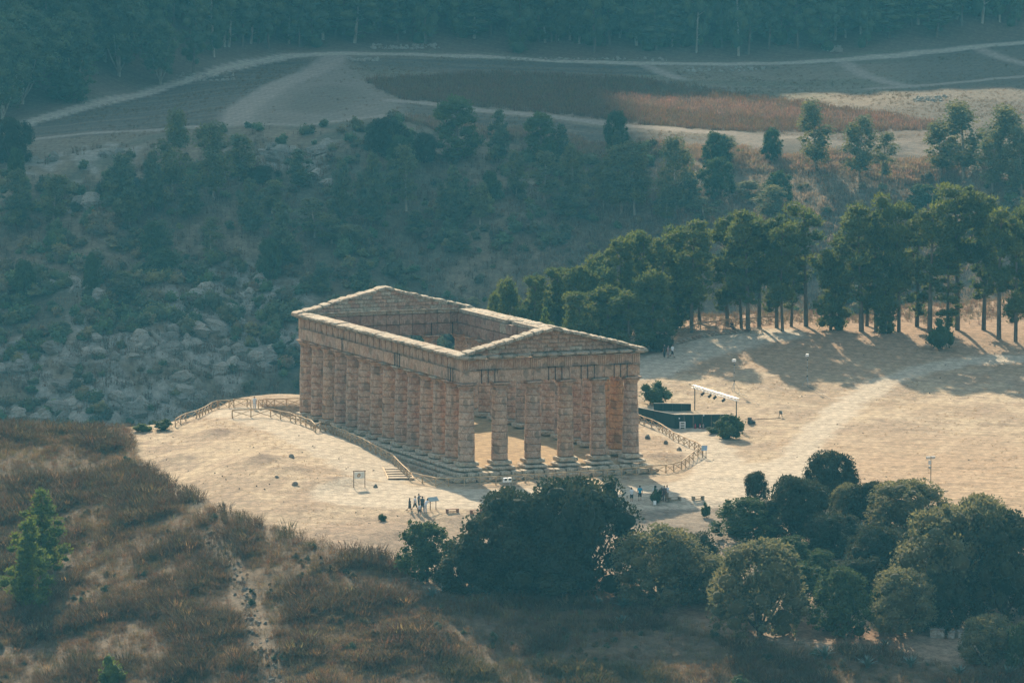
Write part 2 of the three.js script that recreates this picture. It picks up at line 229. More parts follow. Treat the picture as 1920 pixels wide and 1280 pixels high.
const OUT = [[425, 552, 16, 4, 'pale limestone outcrop highest on the ravine side left of the temple'], [400, 585, 11, 4.5, 'limestone face below the highest outcrop'], [505, 570, 12, 3, 'limestone ledge just left of the temple cornice corner'], [372, 625, 14, 6, 'broad layered cliff face in the middle of the ravine side'], [330, 650, 10, 4, 'rounded limestone knob left of the layered cliff'], [465, 655, 13, 6, 'layered limestone cliff nearest the temple columns'], [430, 610, 6, 3.5, 'small rock spur above the cliff nearest the temple'], [545, 640, 7, 2.5, 'rock ledge touching the far left column'], [140, 655, 22, 4.5, 'long pale cliff band at the left of the ravine'], [205, 662, 10, 3.5, 'right end of the long pale cliff band'], [5, 665, 9, 5, 'limestone cliff cut by the left edge of the picture'], [265, 640, 8, 2.5, 'low ledge between the long band and the layered cliff'], [170, 765, 22, 4.5, 'wide layered cliff just above the dry grass hill'], [60, 780, 18, 4, 'grey cliff above the left end of the grass hill'], [250, 775, 14, 4, 'grey cliff above the two round shrubs'], [310, 780, 10, 3, 'rock step behind the leftmost fence'], [120, 735, 5, 2.5, 'small pale rock face between the two cliff bands'], [350, 735, 7, 4, 'rock face in the bushes above the leftmost fence'], [325, 745, 4, 3, 'small rock face beside the bushes above the fence'], [85, 533, 4, 1.4, 'small pale rock high on the left slope'], [147, 538, 5, 1.3, 'pair of pale stones on the left slope'], [180, 552, 5, 1, 'flat pale stone on the left slope'], [597, 325, 5, 4.5, 'big pale boulder among the slope trees below the bare field'], [168, 382, 5.5, 4.5, 'pale boulder between the hazy trees at left'], [515, 290, 12, 3, 'rock ledge below the field edge left of centre'], [605, 282, 7, 1.6, 'low pale ledge below the field edge'], [120, 296, 22, 1.4, 'long pale ledge under the field at far left'], [440, 700, 6, 2.5, 'rock shelf low on the ravine side'], [280, 575, 6, 2, 'slanting pale rock on the upper ravine side']];

const OUTP = OUT.map(([u, v, w]) => { const p = at(u, v); return [p.x, p.z, Math.max(2, w * 0.55)]; });
const soilTex = tex(512, (u, v) => { const a = fbm(u * 8, v * 8, 5, 8, 1), b = fbm(u * 32, v * 32, 3, 32, 5), c = hash(Math.floor(u * 256), Math.floor(v * 256), 3); let g = 0.80 + 0.36 * (a - 0.5) + 0.26 * (b - 0.5) + 0.06 * (c - 0.5); if (b > 0.68) g -= 0.10; return [g, g * 0.985, g * 0.96]; });
const soilBump = tex(512, (u, v) => { const g = 0.6 * fbm(u * 16, v * 16, 4, 16, 2) + 0.4 * fbm(u * 64, v * 64, 2, 64, 6); return [g, g, g]; }, false);
{
  const groundMat = new THREE.MeshStandardMaterial({ vertexColors: true, roughness: 1, map: soilTex, bumpMap: soilBump, bumpScale: 0.22, color: new THREE.Color().setRGB(1.35, 1.35, 1.35) });
  const pieces = {};
  function sheet(S, T) {
    const ns = S.length, nt = T.length, P = new Float32Array(ns * nt * 3), C = new Float32Array(ns * nt * 3), U = new Float32Array(ns * nt * 2), N = [];
    for (let j = 0; j < nt; j++) for (let i = 0; i < ns; i++) {
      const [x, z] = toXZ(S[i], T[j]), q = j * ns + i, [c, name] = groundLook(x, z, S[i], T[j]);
      P[q * 3] = x; P[q * 3 + 1] = H(x, z); P[q * 3 + 2] = z; C.set(c, q * 3); U[q * 2] = x / 3.1; U[q * 2 + 1] = z / 3.1; N.push(name);
    }
    const g = new THREE.BufferGeometry(); g.setAttribute('position', new THREE.BufferAttribute(P, 3)); g.setAttribute('color', new THREE.BufferAttribute(C, 3)); g.setAttribute('uv', new THREE.BufferAttribute(U, 2));
    const all = []; const by = {};
    for (let j = 0; j < nt - 1; j++) for (let i = 0; i < ns - 1; i++) { const a = j * ns + i, b = a + 1, c = a + ns, d = c + 1; const f = [a, b, c, b, d, c]; (by[N[a]] ??= []).push(...f); all.push(...f); }
    g.setIndex(all); g.computeVertexNormals();
    for (const [name, idx] of Object.entries(by)) (pieces[name] ??= []).push([g, idx]);
  }
  const range = (a, b, d) => { const n = Math.round((b - a) / d), o = []; for (let i = 0; i <= n; i++) o.push(a + (b - a) * i / n); return o; };
  sheet(range(-76, 76, 0.42), [...range(505, 590, 0.7), ...range(590.45, 735, 0.45), ...range(735.8, 830, 0.8)]);
  const S2 = [...range(-900, -200, 35), ...range(-194, 194, 1.5), ...range(200, 900, 35)];
  sheet(S2, [...range(829, 1000, 1.3), ...range(1001, 1240, 1.0), ...range(1244, 1720, 8), ...range(1760, 4200, 160)]);
  sheet([...range(-900, -100, 80), ...range(-76, 76, 6), ...range(100, 900, 80)], [...range(-400, 500, 25), 505]);
  sheet([...range(-900, -100, 40), -76], range(505, 829, 6)); sheet([76, ...range(100, 900, 40)], range(505, 829, 6));
  const WHAT = { ground: 'bare sandy ground of the plateau round the ruin', grass_slope: 'dry brown slope falling away below the plateau', gravel_path: 'pale gravel walkway skirting the ruin', dirt_track: 'pale wheel track crossing the sunlit meadow', temple_floor: 'dry earth floor inside the colonnade', hillside: 'hazy scrub slope of the ravine behind the ruin', field: 'harvested field between the ravine and the far road', forest_floor: 'shaded ground under the far wood', gravel_road: 'pale gravel road along the edge of the far wood' };
  for (const [name, parts] of Object.entries(pieces)) {
    const gs = parts.map(([g, idx]) => { const map = new Map(), id = [], keep = []; for (const q of idx) { let k = map.get(q); if (k === undefined) { k = keep.length; map.set(q, k); keep.push(q); } id.push(k); } const o = new THREE.BufferGeometry(); for (const a of ['position', 'normal', 'color', 'uv']) { const src = g.getAttribute(a), n = src.itemSize, arr = new Float32Array(keep.length * n); keep.forEach((q, k) => { for (let e = 0; e < n; e++) arr[k * n + e] = src.array[q * n + e]; }); o.setAttribute(a, new THREE.BufferAttribute(arr, n)); } o.setIndex(id); return o; });
    tag(mesh(name, gs.length > 1 ? mergeGeometries(gs) : gs[0], groundMat), WHAT[name], name.replace('_', ' '), null, 'structure');
  }
}

// ---------------------------------------------------------------- the temple
const stoneTex = tex(1024, (u0, v0) => {
  const wu = fbm(u0 * 7, v0 * 7, 3, 7, 151) - 0.5, wv = fbm(u0 * 7, v0 * 7, 3, 7, 157) - 0.5, u = u0 + 0.16 * wu, v = v0 + 0.16 * wv;
  const a = fbm(u * 5, v * 5, 5, 5, 51), b = fbm(u * 24, v * 40, 3, 24, 53), st = fbm(u * 40, v * 3, 3, 20, 57), sp = hash(Math.floor(u * 300), Math.floor(v * 300), 4);
  let g = 0.84 + 0.34 * (a - 0.5) + 0.34 * (b - 0.5);
  const dark = smooth(0.60, 0.76, st * 0.6 + a * 0.5), pit = smooth(0.66, 0.8, b), li = smooth(0.6, 0.7, fbm(u * 9 + 3, v * 9, 4, 9, 59));
  let c = [g, g * 0.985, g * 0.96]; c = mixc(c, [0.5, 0.47, 0.44], dark * 0.5); c = mixc(c, [0.42, 0.37, 0.33], pit * 0.6); c = mixc(c, [0.88, 0.87, 0.82], li * 0.45); c = mixc(c, [0.62, 0.47, 0.38], smooth(0.58, 0.7, fbm(u * 3 + 7, v * 4, 5, 3, 63)) * 0.45); c = mixc(c, [0.50, 0.50, 0.47], smooth(0.6, 0.7, fbm(u * 4, v * 3 + 2, 5, 4, 65)) * 0.5);
  if (sp > 0.97) c = c.map((q) => q * 0.8);
  return c;
});
const stoneBump = tex(512, (u, v) => { const b = fbm(u * 24, v * 40, 3, 24, 53), a = fbm(u * 8, v * 12, 4, 8, 61); const g = 0.5 * a + 0.5 * (1 - smooth(0.55, 0.8, b)); return [g, g, g]; }, false);
const stoneM = (c) => std(c.map((q) => q * 1.30), { map: stoneTex, bumpMap: stoneBump, bumpScale: 0.09 });
const WARM = [[0.525, 0.37, 0.275], [0.495, 0.35, 0.262], [0.545, 0.395, 0.30], [0.47, 0.33, 0.25], [0.52, 0.355, 0.25]].map(stoneM);
const GREY = [[0.43, 0.385, 0.31], [0.40, 0.355, 0.29], [0.46, 0.41, 0.335]].map(stoneM);
const PALE = [[0.52, 0.455, 0.36], [0.48, 0.415, 0.325], [0.55, 0.485, 0.39]].map(stoneM);
const ROSY = [[0.36, 0.235, 0.18], [0.40, 0.275, 0.215], [0.32, 0.20, 0.155]].map(stoneM);
const OCHRE = stoneM([0.50, 0.29, 0.14]);
const ironM = std([0.03, 0.028, 0.026], { metalness: 0.5, roughness: 0.7 });
const pick = (a) => a[Math.floor(rnd() * a.length)];
function boxUV(g, scale = 4.2, off = 0) {
  const p = g.getAttribute('position'), n = g.getAttribute('normal'), u = new Float32Array(p.count * 2);
  for (let i = 0; i < p.count; i++) { const ax = Math.abs(n.getX(i)), ay = Math.abs(n.getY(i)), az = Math.abs(n.getZ(i)); let a, b; if (ay > ax && ay > az) { a = p.getX(i); b = p.getZ(i); } else if (ax > az) { a = p.getZ(i); b = p.getY(i); } else { a = p.getX(i); b = p.getY(i); } u[i * 2] = a / scale + off; u[i * 2 + 1] = b / scale + off * 0.7; }
  g.setAttribute('uv', new THREE.BufferAttribute(u, 2)); return g;
}
const blockCache = new Map();
function block(w, h, d, v = 0, rough = 0.03, seg = 2) {    // a worn ashlar: edges drawn in, faces uneven; alike sizes share a few variants
  const key = [w.toFixed(2), h.toFixed(2), d.toFixed(2), v, rough, seg].join();
  if (blockCache.has(key)) return blockCache.get(key);
  const g = new THREE.BoxGeometry(w, h, d, w > 1.6 ? seg + 1 : seg, seg, seg), p = g.getAttribute('position');
  for (let i = 0; i < p.count; i++) {
    let x = p.getX(i), y = p.getY(i), z = p.getZ(i);
    const ex = Math.abs(x) > w / 2 - 1e-4, ey = Math.abs(y) > h / 2 - 1e-4, ez = Math.abs(z) > d / 2 - 1e-4, n = ex + ey + ez, c = n === 3 ? 1.5 : n === 2 ? 0.8 : 0;
    const j = (k) => (hash(Math.round(x * 57), Math.round(y * 57) + k * 131, Math.round(z * 57) + v * 977) - 0.5) * 2 * rough;
    p.setXYZ(i, x - Math.sign(x) * (ex ? rough * (0.4 + c) * (n > 1 ? 1 : 0) : 0) + (ex ? j(1) * 0.6 : 0), y - Math.sign(y) * (ey && n > 1 ? rough * (0.4 + c) : 0) + (ey ? j(2) * 0.6 : 0), z - Math.sign(z) * (ez && n > 1 ? rough * (0.4 + c) : 0) + (ez ? j(3) * 0.6 : 0));
  }
  boxUV(g, 4.2, v * 0.37 + hash(Math.round(w * 100), Math.round(h * 100), 5)); g.computeVertexNormals(); blockCache.set(key, g); return g;
}
const temple = thing('temple', 'roofless ancient stone temple with columns all round and two pediments', 'temple');
function put(name, geo, mat, x, y, z, ry = 0, parent = temple, rz = 0) { const m = mesh(name, geo, mat, parent); m.position.set(x, y, z); m.rotation.set(0, ry, rz); return m; }
const NX = 6, NZ = 14, DX = 4.36, DZ = 4.33, LX = DX * 5, LZ = DZ * 13;
{
  // drums: slightly tapering, pitted and banded, with a recessed joint
  const SH = 8.58, ND = 10, rad = (y) => { const k = y / SH; return 1.03 - 0.19 * k + 0.035 * Math.sin(Math.PI * k); };
  const drums = [];
  for (let k = 0; k < ND; k++) for (let v = 0; v < 2; v++) {
    const y0 = SH * k / ND, y1 = SH * (k + 1) / ND, rows = 6, seg = 22, pr = [new THREE.Vector2(0, y0)];
    for (let r = 0; r <= rows; r++) { const y = y0 + (y1 - y0) * r / rows; pr.push(new THREE.Vector2(rad(y) - (r === 0 || r === rows ? 0.006 : 0), r === 0 ? y + 0.003 : r === rows ? y - 0.003 : y)); }
    pr.push(new THREE.Vector2(0, y1));
    const g = new THREE.LatheGeometry(pr, seg), p = g.getAttribute('position'), uv = g.getAttribute('uv');
    for (let i = 0; i < p.count; i++) { const x = p.getX(i), y = p.getY(i), z = p.getZ(i), rr = Math.hypot(x, z); const th = Math.atan2(z, x); if (rr > 0.1) { const n = noise3(Math.cos(th) * 1.7 + v * 9, y * 1.6 + v * 5, Math.sin(th) * 1.7) - 0.5, b = noise3(Math.cos(th) * 3.5 + v, y * 7 + v * 7, Math.sin(th) * 3.5) - 0.5; const f = 1 + n * 0.10 + b * 0.035; p.setXYZ(i, x * f, y, z * f); } uv.setXY(i, uv.getX(i) * 1.5 + v * 0.3 + 0.03 * k, y / 4.2 + v * 0.4); }
    g.computeVertexNormals(); drums.push(g);
  }
  const shaft = mergeGeometries(drums.filter((_, i) => i % 2 === 0).map((g) => g.clone()));
  const ech = new THREE.LatheGeometry([[0, 8.55], [0.83, 8.58], [0.85, 8.66], [0.83, 8.7], [0.87, 8.75], [0.85, 8.8], [1.0, 9.0], [1.13, 9.16], [1.14, 9.24], [0, 9.26]].map((q) => new THREE.Vector2(...q)), 22);
  { const p = ech.getAttribute('position'), uv = ech.getAttribute('uv'); for (let i = 0; i < p.count; i++) { const f = 1 + (noise3(p.getX(i) * 1.5, p.getY(i) * 3, p.getZ(i) * 1.5) - 0.5) * 0.09; p.setXYZ(i, p.getX(i) * f, p.getY(i), p.getZ(i) * f); uv.setXY(i, uv.getX(i) * 2.4, p.getY(i) / 2.6); } ech.computeVertexNormals(); }
  function column(x, z, full, front) {
    const c = new THREE.Group(); c.name = 'column'; c.position.set(x, 0, z); temple.add(c);
    const base = pick(WARM), spin = R(0, 6.28), kind = rnd() < 0.5 ? 1 : 0;
    if (full) for (let k = 0; k < ND; k++) { const m = mesh('drum', drums[k * 2 + kind], rnd() < 0.9 ? base : pick(WARM), c); m.rotation.y = spin; }
    else { const m = mesh('shaft', shaft, pick(full === null ? [OCHRE, WARM[1], WARM[4]] : WARM), c); m.rotation.y = R(0, 6.28); }
    const e = mesh('echinus', ech, pick(WARM), c); e.rotation.y = R(0, 6.28);
    const a = mesh('abacus', block(2.36, 0.34, 2.36, Math.floor(R(0, 3)), 0.05), pick(rnd() < 0.4 ? GREY : WARM), c); a.position.y = 9.40;
    const pl = mesh('plinth', block(2.55, 0.66, 2.55, Math.floor(R(0, 3)), 0.07, 3), pick(PALE), c); pl.position.y = -0.33;
    if (front) { const q = mesh('footing_block', block(3.2, 0.54, 2.9, Math.floor(R(0, 3)), 0.08, 3), pick(PALE), c); q.position.set(0, -0.93, 0.05); }
  }
  for (let i = 0; i < NX; i++) column(i * DX, 0, true, true);
  for (let k = 1; k < NZ; k++) { column(0, -k * DZ, true, false); column(LX, -k * DZ, k < 5 ? null : false, false); }
  for (let i = 1; i < NX - 1; i++) column(i * DX, -LZ, false, false);
}
{
  // stepped base
  const row = (n, a, b, fn) => { let p = a; const L = b - a; for (let i = 0; i < n; i++) { const w = L / n; fn(p + w / 2, w - 0.008, i); p += w; } };
  for (const [top, h, out] of [[-1.75, 0.62, 2.75], [-1.2, 0.56, 2.15]]) {
    row(18, -out, LX + out, (x, w) => put('step_block', block(w, h, 1.6, Math.floor(R(0, 3)), 0.06), pick(PALE), x, top - h / 2 + R(-0.02, 0.02), out - 0.8 + R(-0.05, 0.05)));
    row(42, -LZ - 1.5, out - 1.62, (z, w) => put('step_block', block(1.6, h, w, Math.floor(R(0, 3)), 0.06), pick(PALE), -out + 0.8 + R(-0.05, 0.05), top - h / 2 + R(-0.02, 0.02), z));
  }
  row(42, -LZ - 1.4, 0.6, (z, w) => { put('step_block', block(2.0, 0.56, w, Math.floor(R(0, 3)), 0.07), pick(PALE), -0.75 + R(-0.06, 0.06), -0.94 + R(-0.02, 0.02), z); put('step_block', block(2.0, 0.56, w, Math.floor(R(0, 3)), 0.07), pick(PALE), LX + 0.75 + R(-0.06, 0.06), -0.94, z); });
  row(14, -2, LX + 2, (x, w) => put('step_block', block(w, 0.6, 2.4, 1, 0.06), pick(PALE), x, -0.95, -LZ - 0.2));
  row(8, 4.2, LX + 2.15, (x) => put('loose_block', block(R(0.5, 0.9), 0.4, 0.5, Math.floor(R(0, 3)), 0.08), pick(PALE), x, -1.02, -1.2 - R(0, 1.5), R(0, 1)));

  // entablature: two leaves of architrave blocks, frieze, backing masonry, cornice
  const Y0 = 9.57, Y1 = 11.06, Y2 = 12.42, T = 0.88, AW = () => pick(WARM);
  const ar = (a, b, side, at, n) => {                       // side: 'x' runs along x at z = at, 'z' runs along z at x = at
    row(n, a, b, (p, w) => { const g = block(side === 'x' ? w : T - 0.02, Y1 - Y0, side === 'x' ? T - 0.02 : w, Math.floor(R(0, 3)), 0.018); put('architrave_block', g, AW(), side === 'x' ? p : at, (Y0 + Y1) / 2, side === 'x' ? at : p); });
  };
  ar(-T, LX + T, 'x', T / 2, 5); ar(-T, LX + T, 'x', -LZ - T / 2, 5); ar(-LZ, 0, 'z', -T / 2, 13); ar(-LZ, 0, 'z', LX + T / 2, 13);
  const back = (a, b, side, at, n) => { for (const [y0, y1, m] of [[Y0, Y1, ROSY], [Y1 + 0.02, Y2, at > 15 ? [...ROSY, GREY[0]] : ROSY], [Y2 + 0.02, 12.98, GREY]]) row(n, a, b, (p, w) => { if (y0 > 12 && rnd() < 0.1) return; const d = T - 0.03 + (y0 > 12 ? R(-0.06, 0.1) : R(-0.03, 0.03)); put('backing_block', block(side === 'x' ? w : d, y1 - y0 - 0.008, side === 'x' ? d : w, Math.floor(R(0, 3)), 0.02), pick(m), side === 'x' ? p : at, (y0 + y1) / 2, side === 'x' ? at : p); }); };
  back(0.02, LX - 0.02, 'x', -LZ + T / 2, 12); back(0.02, LX - 0.02, 'x', -T / 2, 10); back(-LZ + T, -T, 'z', T / 2, 20); back(-LZ + T, -T, 'z', LX - T / 2, 26);
  // frieze
  const tri = (w) => { const s = new THREE.Shape(), d = 0.09, q = w / 9; s.moveTo(-w / 2, 0); s.lineTo(-w / 2, 0.72); let x = -w / 2; for (const [k, o] of [[0.6, 0], [1.2, -d], [0.6, 0], [1.2, 0], [0.6, -d], [0.6, 0], [1.2, 0], [0.6, -d], [0.6, 0], [1.2, 0], [0.6, 0]]) { x += k * q; s.lineTo(Math.min(x, w / 2), 0.78 + o); } s.lineTo(w / 2, 0.72); s.lineTo(w / 2, 0); s.closePath(); const g = new THREE.ExtrudeGeometry(s, { depth: Y2 - Y1 - 0.02, bevelEnabled: false }); g.rotateX(-Math.PI / 2); g.scale(1, 1, -1); const ix = g.index; g.computeVertexNormals(); const o = g.toNonIndexed(); const p = o.getAttribute('position'); for (let i = 0; i < p.count; i += 3) { for (const a of ['position', 'uv']) { const t = o.getAttribute(a), n = t.itemSize; for (let e = 0; e < n; e++) { const h = t.array[(i + 1) * n + e]; t.array[(i + 1) * n + e] = t.array[(i + 2) * n + e]; t.array[(i + 2) * n + e] = h; } } } o.computeVertexNormals(); return boxUV(o); };
  const triG = tri(0.92);
  const frieze = (n, L, place) => { for (let k = 0; k <= 2 * n; k++) { const p = L * k / (2 * n); place('triglyph', p, triG, true); if (k < 2 * n) { const w = L / (2 * n) - 0.925; place('metope', p + L / (4 * n), block(w, Y2 - Y1 - 0.03, 0.66 + R(0, 0.02), Math.floor(R(0, 3)), 0.014), false); } } };
  const midY = (Y1 + Y2) / 2;
  frieze(5, LX + 0.84, (nm, p, g, t) => { put(nm, g, AW(), p - 0.42, t ? Y1 + 0.01 : midY, t ? 0.04 : 0.38, 0); put(nm, g, AW(), LX - p + 0.42, t ? Y1 + 0.01 : midY, -LZ - (t ? 0.04 : 0.38), Math.PI); });
  frieze(13, LZ - 1.0, (nm, p, g, t) => { put(nm, g, AW(), t ? -0.04 : -0.38, t ? Y1 + 0.01 : midY, -0.5 - p, -Math.PI / 2); put(nm, g, AW(), LX + (t ? 0.04 : 0.38), t ? Y1 + 0.01 : midY, -0.5 - p, Math.PI / 2); });
  // taenia ledge between architrave and frieze
  row(10, -0.96, LX + 0.96, (x, w) => put('ledge_block', block(w, 0.12, 0.18, 0, 0.02, 1), pick(GREY), x, Y1 - 0.02, 0.93));
  row(26, -LZ - 0.9, 0.82, (z, w) => put('ledge_block', block(0.18, 0.12, w, 0, 0.02, 1), pick(GREY), -0.93, Y1 - 0.02, z));
  // cornice
  const CT = 13.16, CH = 0.62;
  for (const sd of [0, 1]) row(29, -LZ - 0.95, 0.95, (z, w) => { const d = 2.15 + R(-0.14, 0.1), y = CT - CH / 2 + (rnd() < 0.15 ? -R(0.08, 0.16) : R(-0.06, 0.04)); put('cornice_block', block(d, CH, w, Math.floor(R(0, 4)), 0.09, 3), pick(GREY), sd ? LX + 0.62 : -0.62, y, z, R(-0.01, 0.01)); });
  row(13, -1.7, LX + 1.7, (x, w) => put('cornice_block', block(w, CH * 0.8, 1.55, Math.floor(R(0, 3)), 0.08, 3), pick(GREY), x, 12.72 + R(-0.03, 0.03), 0.95 + R(-0.05, 0.05)));
  row(13, -1.7, LX + 1.7, (x, w) => put('cornice_block', block(w, CH * 0.8, 1.55, Math.floor(R(0, 3)), 0.08, 3), pick(GREY), x, 12.72, -LZ - 0.95));
  for (const sd of [0, 1]) row(26, -LZ - 0.9, 0.9, (z, w) => put('mutule', block(0.34, 0.14, w * 0.55, 0, 0.02, 1), pick(GREY), sd ? LX + 1.25 : -1.25, 12.46, z));
  row(11, -0.9, LX + 0.9, (x, w) => put('mutule', block(w * 0.5, 0.14, 0.34, 0, 0.02, 1), pick(GREY), x, 12.42, 1.3));
  // pediments
  const XM = LX / 2, HALF = XM + 1.75, RISE = 3.12, TH = 0.56, topY = (x) => 13.12 + RISE * (1 - Math.abs(x - XM) / HALF), ang = Math.atan2(RISE, HALF), SL = Math.hypot(HALF, RISE);
  for (const [zo, zi, zt0, zt1, inner] of [[1.55, -0.75, 0.42, -0.62, false], [-LZ - 1.55, -LZ + 0.75, -LZ - 0.42, -LZ + 0.62, true]]) {
    for (const sg of [-1, 1]) { const n = 10; for (let i = 0; i < n; i++) { const w = SL / n, q = w * (i + 0.5), x = XM + sg * (HALF - q * Math.cos(ang)), y = 13.12 + q * Math.sin(ang) - TH / 2 / Math.cos(ang) * 1.0; put('raking_cornice_block', block(w - 0.02 + (i === n - 1 ? 0.14 : 0), TH, Math.abs(zo - zi) + R(-0.1, 0.05), Math.floor(R(0, 4)), 0.07, 3), pick(GREY), x, y + (rnd() < 0.2 ? -R(0.05, 0.12) : R(-0.04, 0.03)), (zo + zi) / 2 + R(-0.08, 0.08), 0, temple, -sg * ang); } }
    const CR = 0.5; for (let y = 13.0, c = 0; y < 13.12 + RISE - TH; y += CR, c++) {
      const lim = HALF * (1 - (y + CR + 0.12 - 13.12) / RISE) + 0.15, lo = XM - Math.max(lim, 0.4), hi = XM + Math.max(lim, 0.4); let x = lo - (c % 2) * 0.3;
      while (x < hi - 0.05) { const w = Math.min(R(0.9, 1.7), hi - Math.max(x, lo)), xs = Math.max(x, lo); if (w < 0.1) break; const ww = Math.min(Math.round(w * 5) / 5 || 0.2, hi - xs); put('tympanum_block', block(ww - 0.008, CR - 0.008, Math.abs(zt0 - zt1) + R(-0.03, 0.03), Math.floor(R(0, 3)), 0.012), pick(inner ? [GREY[0], GREY[1], ROSY[1], WARM[3], GREY[2]] : rnd() < 0.12 ? PALE : WARM), xs + ww / 2, y + CR / 2, (zt0 + zt1) / 2); x = xs + ww; }
    }
    if (inner) row(14, 0.9, LX - 0.9, (x, w) => put('ledge_block', block(w, 0.22, 0.5, 0, 0.05), pick(PALE), x, 12.95, -LZ + 0.95 + R(-0.05, 0.05)));
  }
  // iron ties clamped to the architrave
  for (const x0 of [1.6, 10.45, 14.75, 19.15]) { put('iron_rail', new THREE.BoxGeometry(x0 > 2 && x0 < 19 ? 2.2 : 3.2, 0.06, 0.06), ironM, x0 + 0.9, Y1 + 0.09, 1.02); for (let k = 0; k < 3; k++) put('iron_tie', new THREE.BoxGeometry(0.075, 1.75, 0.08), ironM, x0 + k * 0.87, Y1 - 0.70, 1.0); }
  for (const z0 of [-1.9, -20.0, -40.5]) { put('iron_rail', new THREE.BoxGeometry(0.06, 0.06, 2.4), ironM, -1.02, Y1 + 0.09, z0 - 0.6); for (let k = 0; k < (z0 < -30 ? 1 : 3); k++) put('iron_tie', new THREE.BoxGeometry(0.08, 1.7, 0.075), ironM, -1.0, Y1 - 0.7, z0 - k * 0.8); }
  for (const x0 of [17.2, 20.2]) put('iron_tie', new THREE.BoxGeometry(0.09, 1.6, 0.08), ironM, x0, Y1 - 0.7, -LZ + 0.95);
}

// ---------------------------------------------------------------- fences
const woodTex = tex(256, (u, v) => { const a = fbm(u * 24, v * 3, 4, 8, 71), b = fbm(u * 6, v * 6, 3, 6, 73); const g = 0.72 + 0.5 * (a - 0.5) + 0.3 * (b - 0.5); return [g, g * 0.97, g * 0.93]; });
const wood = (c) => std(c.map((q) => q * 1.5), { map: woodTex, roughness: 0.85 });
const RAILM = [wood([0.60, 0.44, 0.28]), wood([0.54, 0.39, 0.24]), wood([0.64, 0.49, 0.33])], DARKW = wood([0.17, 0.10, 0.065]), GREYW = wood([0.30, 0.25, 0.19]), REDW = wood([0.26, 0.13, 0.085]);
const logG = new THREE.CylinderGeometry(1, 1, 1, 8, 3);
{ const p = logG.getAttribute('position'); for (let i = 0; i < p.count; i++) { const y = p.getY(i), k = 1 + (noise2(y * 3 + 2, Math.atan2(p.getZ(i), p.getX(i)), 0, 3) - 0.5) * 0.16; p.setXYZ(i, p.getX(i) * k, y, p.getZ(i) * k); } logG.computeVertexNormals(); }
const UP = new THREE.Vector3(0, 1, 0);
function log(name, a, b, r, mat, parent, o) {             // a round timber from a to b (world), as a part of a thing at o
  const m = mesh(name, logG, mat, parent), d = new THREE.Vector3().subVectors(b, a), L = d.length();
  m.position.addVectors(a, b).multiplyScalar(0.5).sub(o); m.quaternion.setFromUnitVectors(UP, d.normalize()); m.scale.set(r, L, r); return m;
}
const gp = (x, z, dy = 0) => new THREE.Vector3(x, H(x, z) + dy, z);
function fence(pts, label, { mats = RAILM, h = 1.08, bay = 2.05, group } = {}) {
  const o = gp(...pts[0]); const f = thing('rustic_fence', label, 'fence', o.toArray(), 0, group);
  const posts = [];
  for (let i = 0; i < pts.length - 1; i++) { const [ax, az] = pts[i], [bx, bz] = pts[i + 1], n = Math.max(1, Math.round(Math.hypot(bx - ax, bz - az) / bay)); for (let k = 0; k < n; k++) posts.push([ax + (bx - ax) * k / n, az + (bz - az) * k / n]); }
  posts.push(pts[pts.length - 1]);
  for (let i = 0; i < posts.length; i++) {
    const [x, z] = posts[i]; log('post', gp(x, z, -0.25), gp(x, z, h + R(-0.02, 0.03)), R(0.065, 0.08), pick(mats), f, o);
    if (i < posts.length - 1) {
      const [x2, z2] = posts[i + 1]; log('rail', gp(x, z, h - 0.03), gp(x2, z2, h - 0.03), 0.078, pick(mats), f, o);
      log('brace', gp(x, z, 0.12), gp(x2, z2, h - 0.12), 0.045, pick(mats), f, o); log('brace', gp(x, z, h - 0.12), gp(x2, z2, 0.12), 0.045, pick(mats), f, o);
    }
  }
  return f;
}
const W = (pts) => pts.map(([u, v]) => { const p = at(u, v); return [p.x, p.z]; });
fence(W([[435, 784], [470, 782], [507, 782], [544, 789], [583, 803], [591, 811], [620, 812], [656, 828], [694, 846], [735, 867], [768, 901]]), 'long rustic fence beside the colonnaded flank, down to the wooden steps');
fence(W([[768, 901], [792, 907], [817, 912], [841, 913], [900, 910], [960, 907], [1060, 901], [1166, 895], [1221, 889], [1249, 887], [1278, 880], [1300, 863], [1318, 853]]), 'rustic fence across the front of the temple steps');
fence(W([[1318, 853], [1303, 843], [1263, 826], [1236, 808], [1208, 797], [1180, 785], [1150, 772]]), 'rustic fence running back from its corner past the dark screens');
fence(W([[328, 801], [348, 790], [368, 785], [396, 770], [407, 766]]), 'rustic fence at the cliff edge, leftmost, above two round shrubs');
fence(W([[410, 766], [429, 765], [438, 763], [463, 763], [470, 764]]), 'short rustic fence at the brink beside the person in white');
fence(W([[484, 765], [500, 763], [514, 763], [537, 762], [566, 761]]), 'rustic fence at the brink behind the far corner column');
fence(W([[1225, 645], [1262, 636], [1279, 631], [1314, 619], [1343, 616], [1380, 612], [1421, 609], [1456, 607]]), 'rustic fence under the pines behind the seated person', { mats: [wood([0.30, 0.21, 0.12]), wood([0.26, 0.18, 0.11])] });

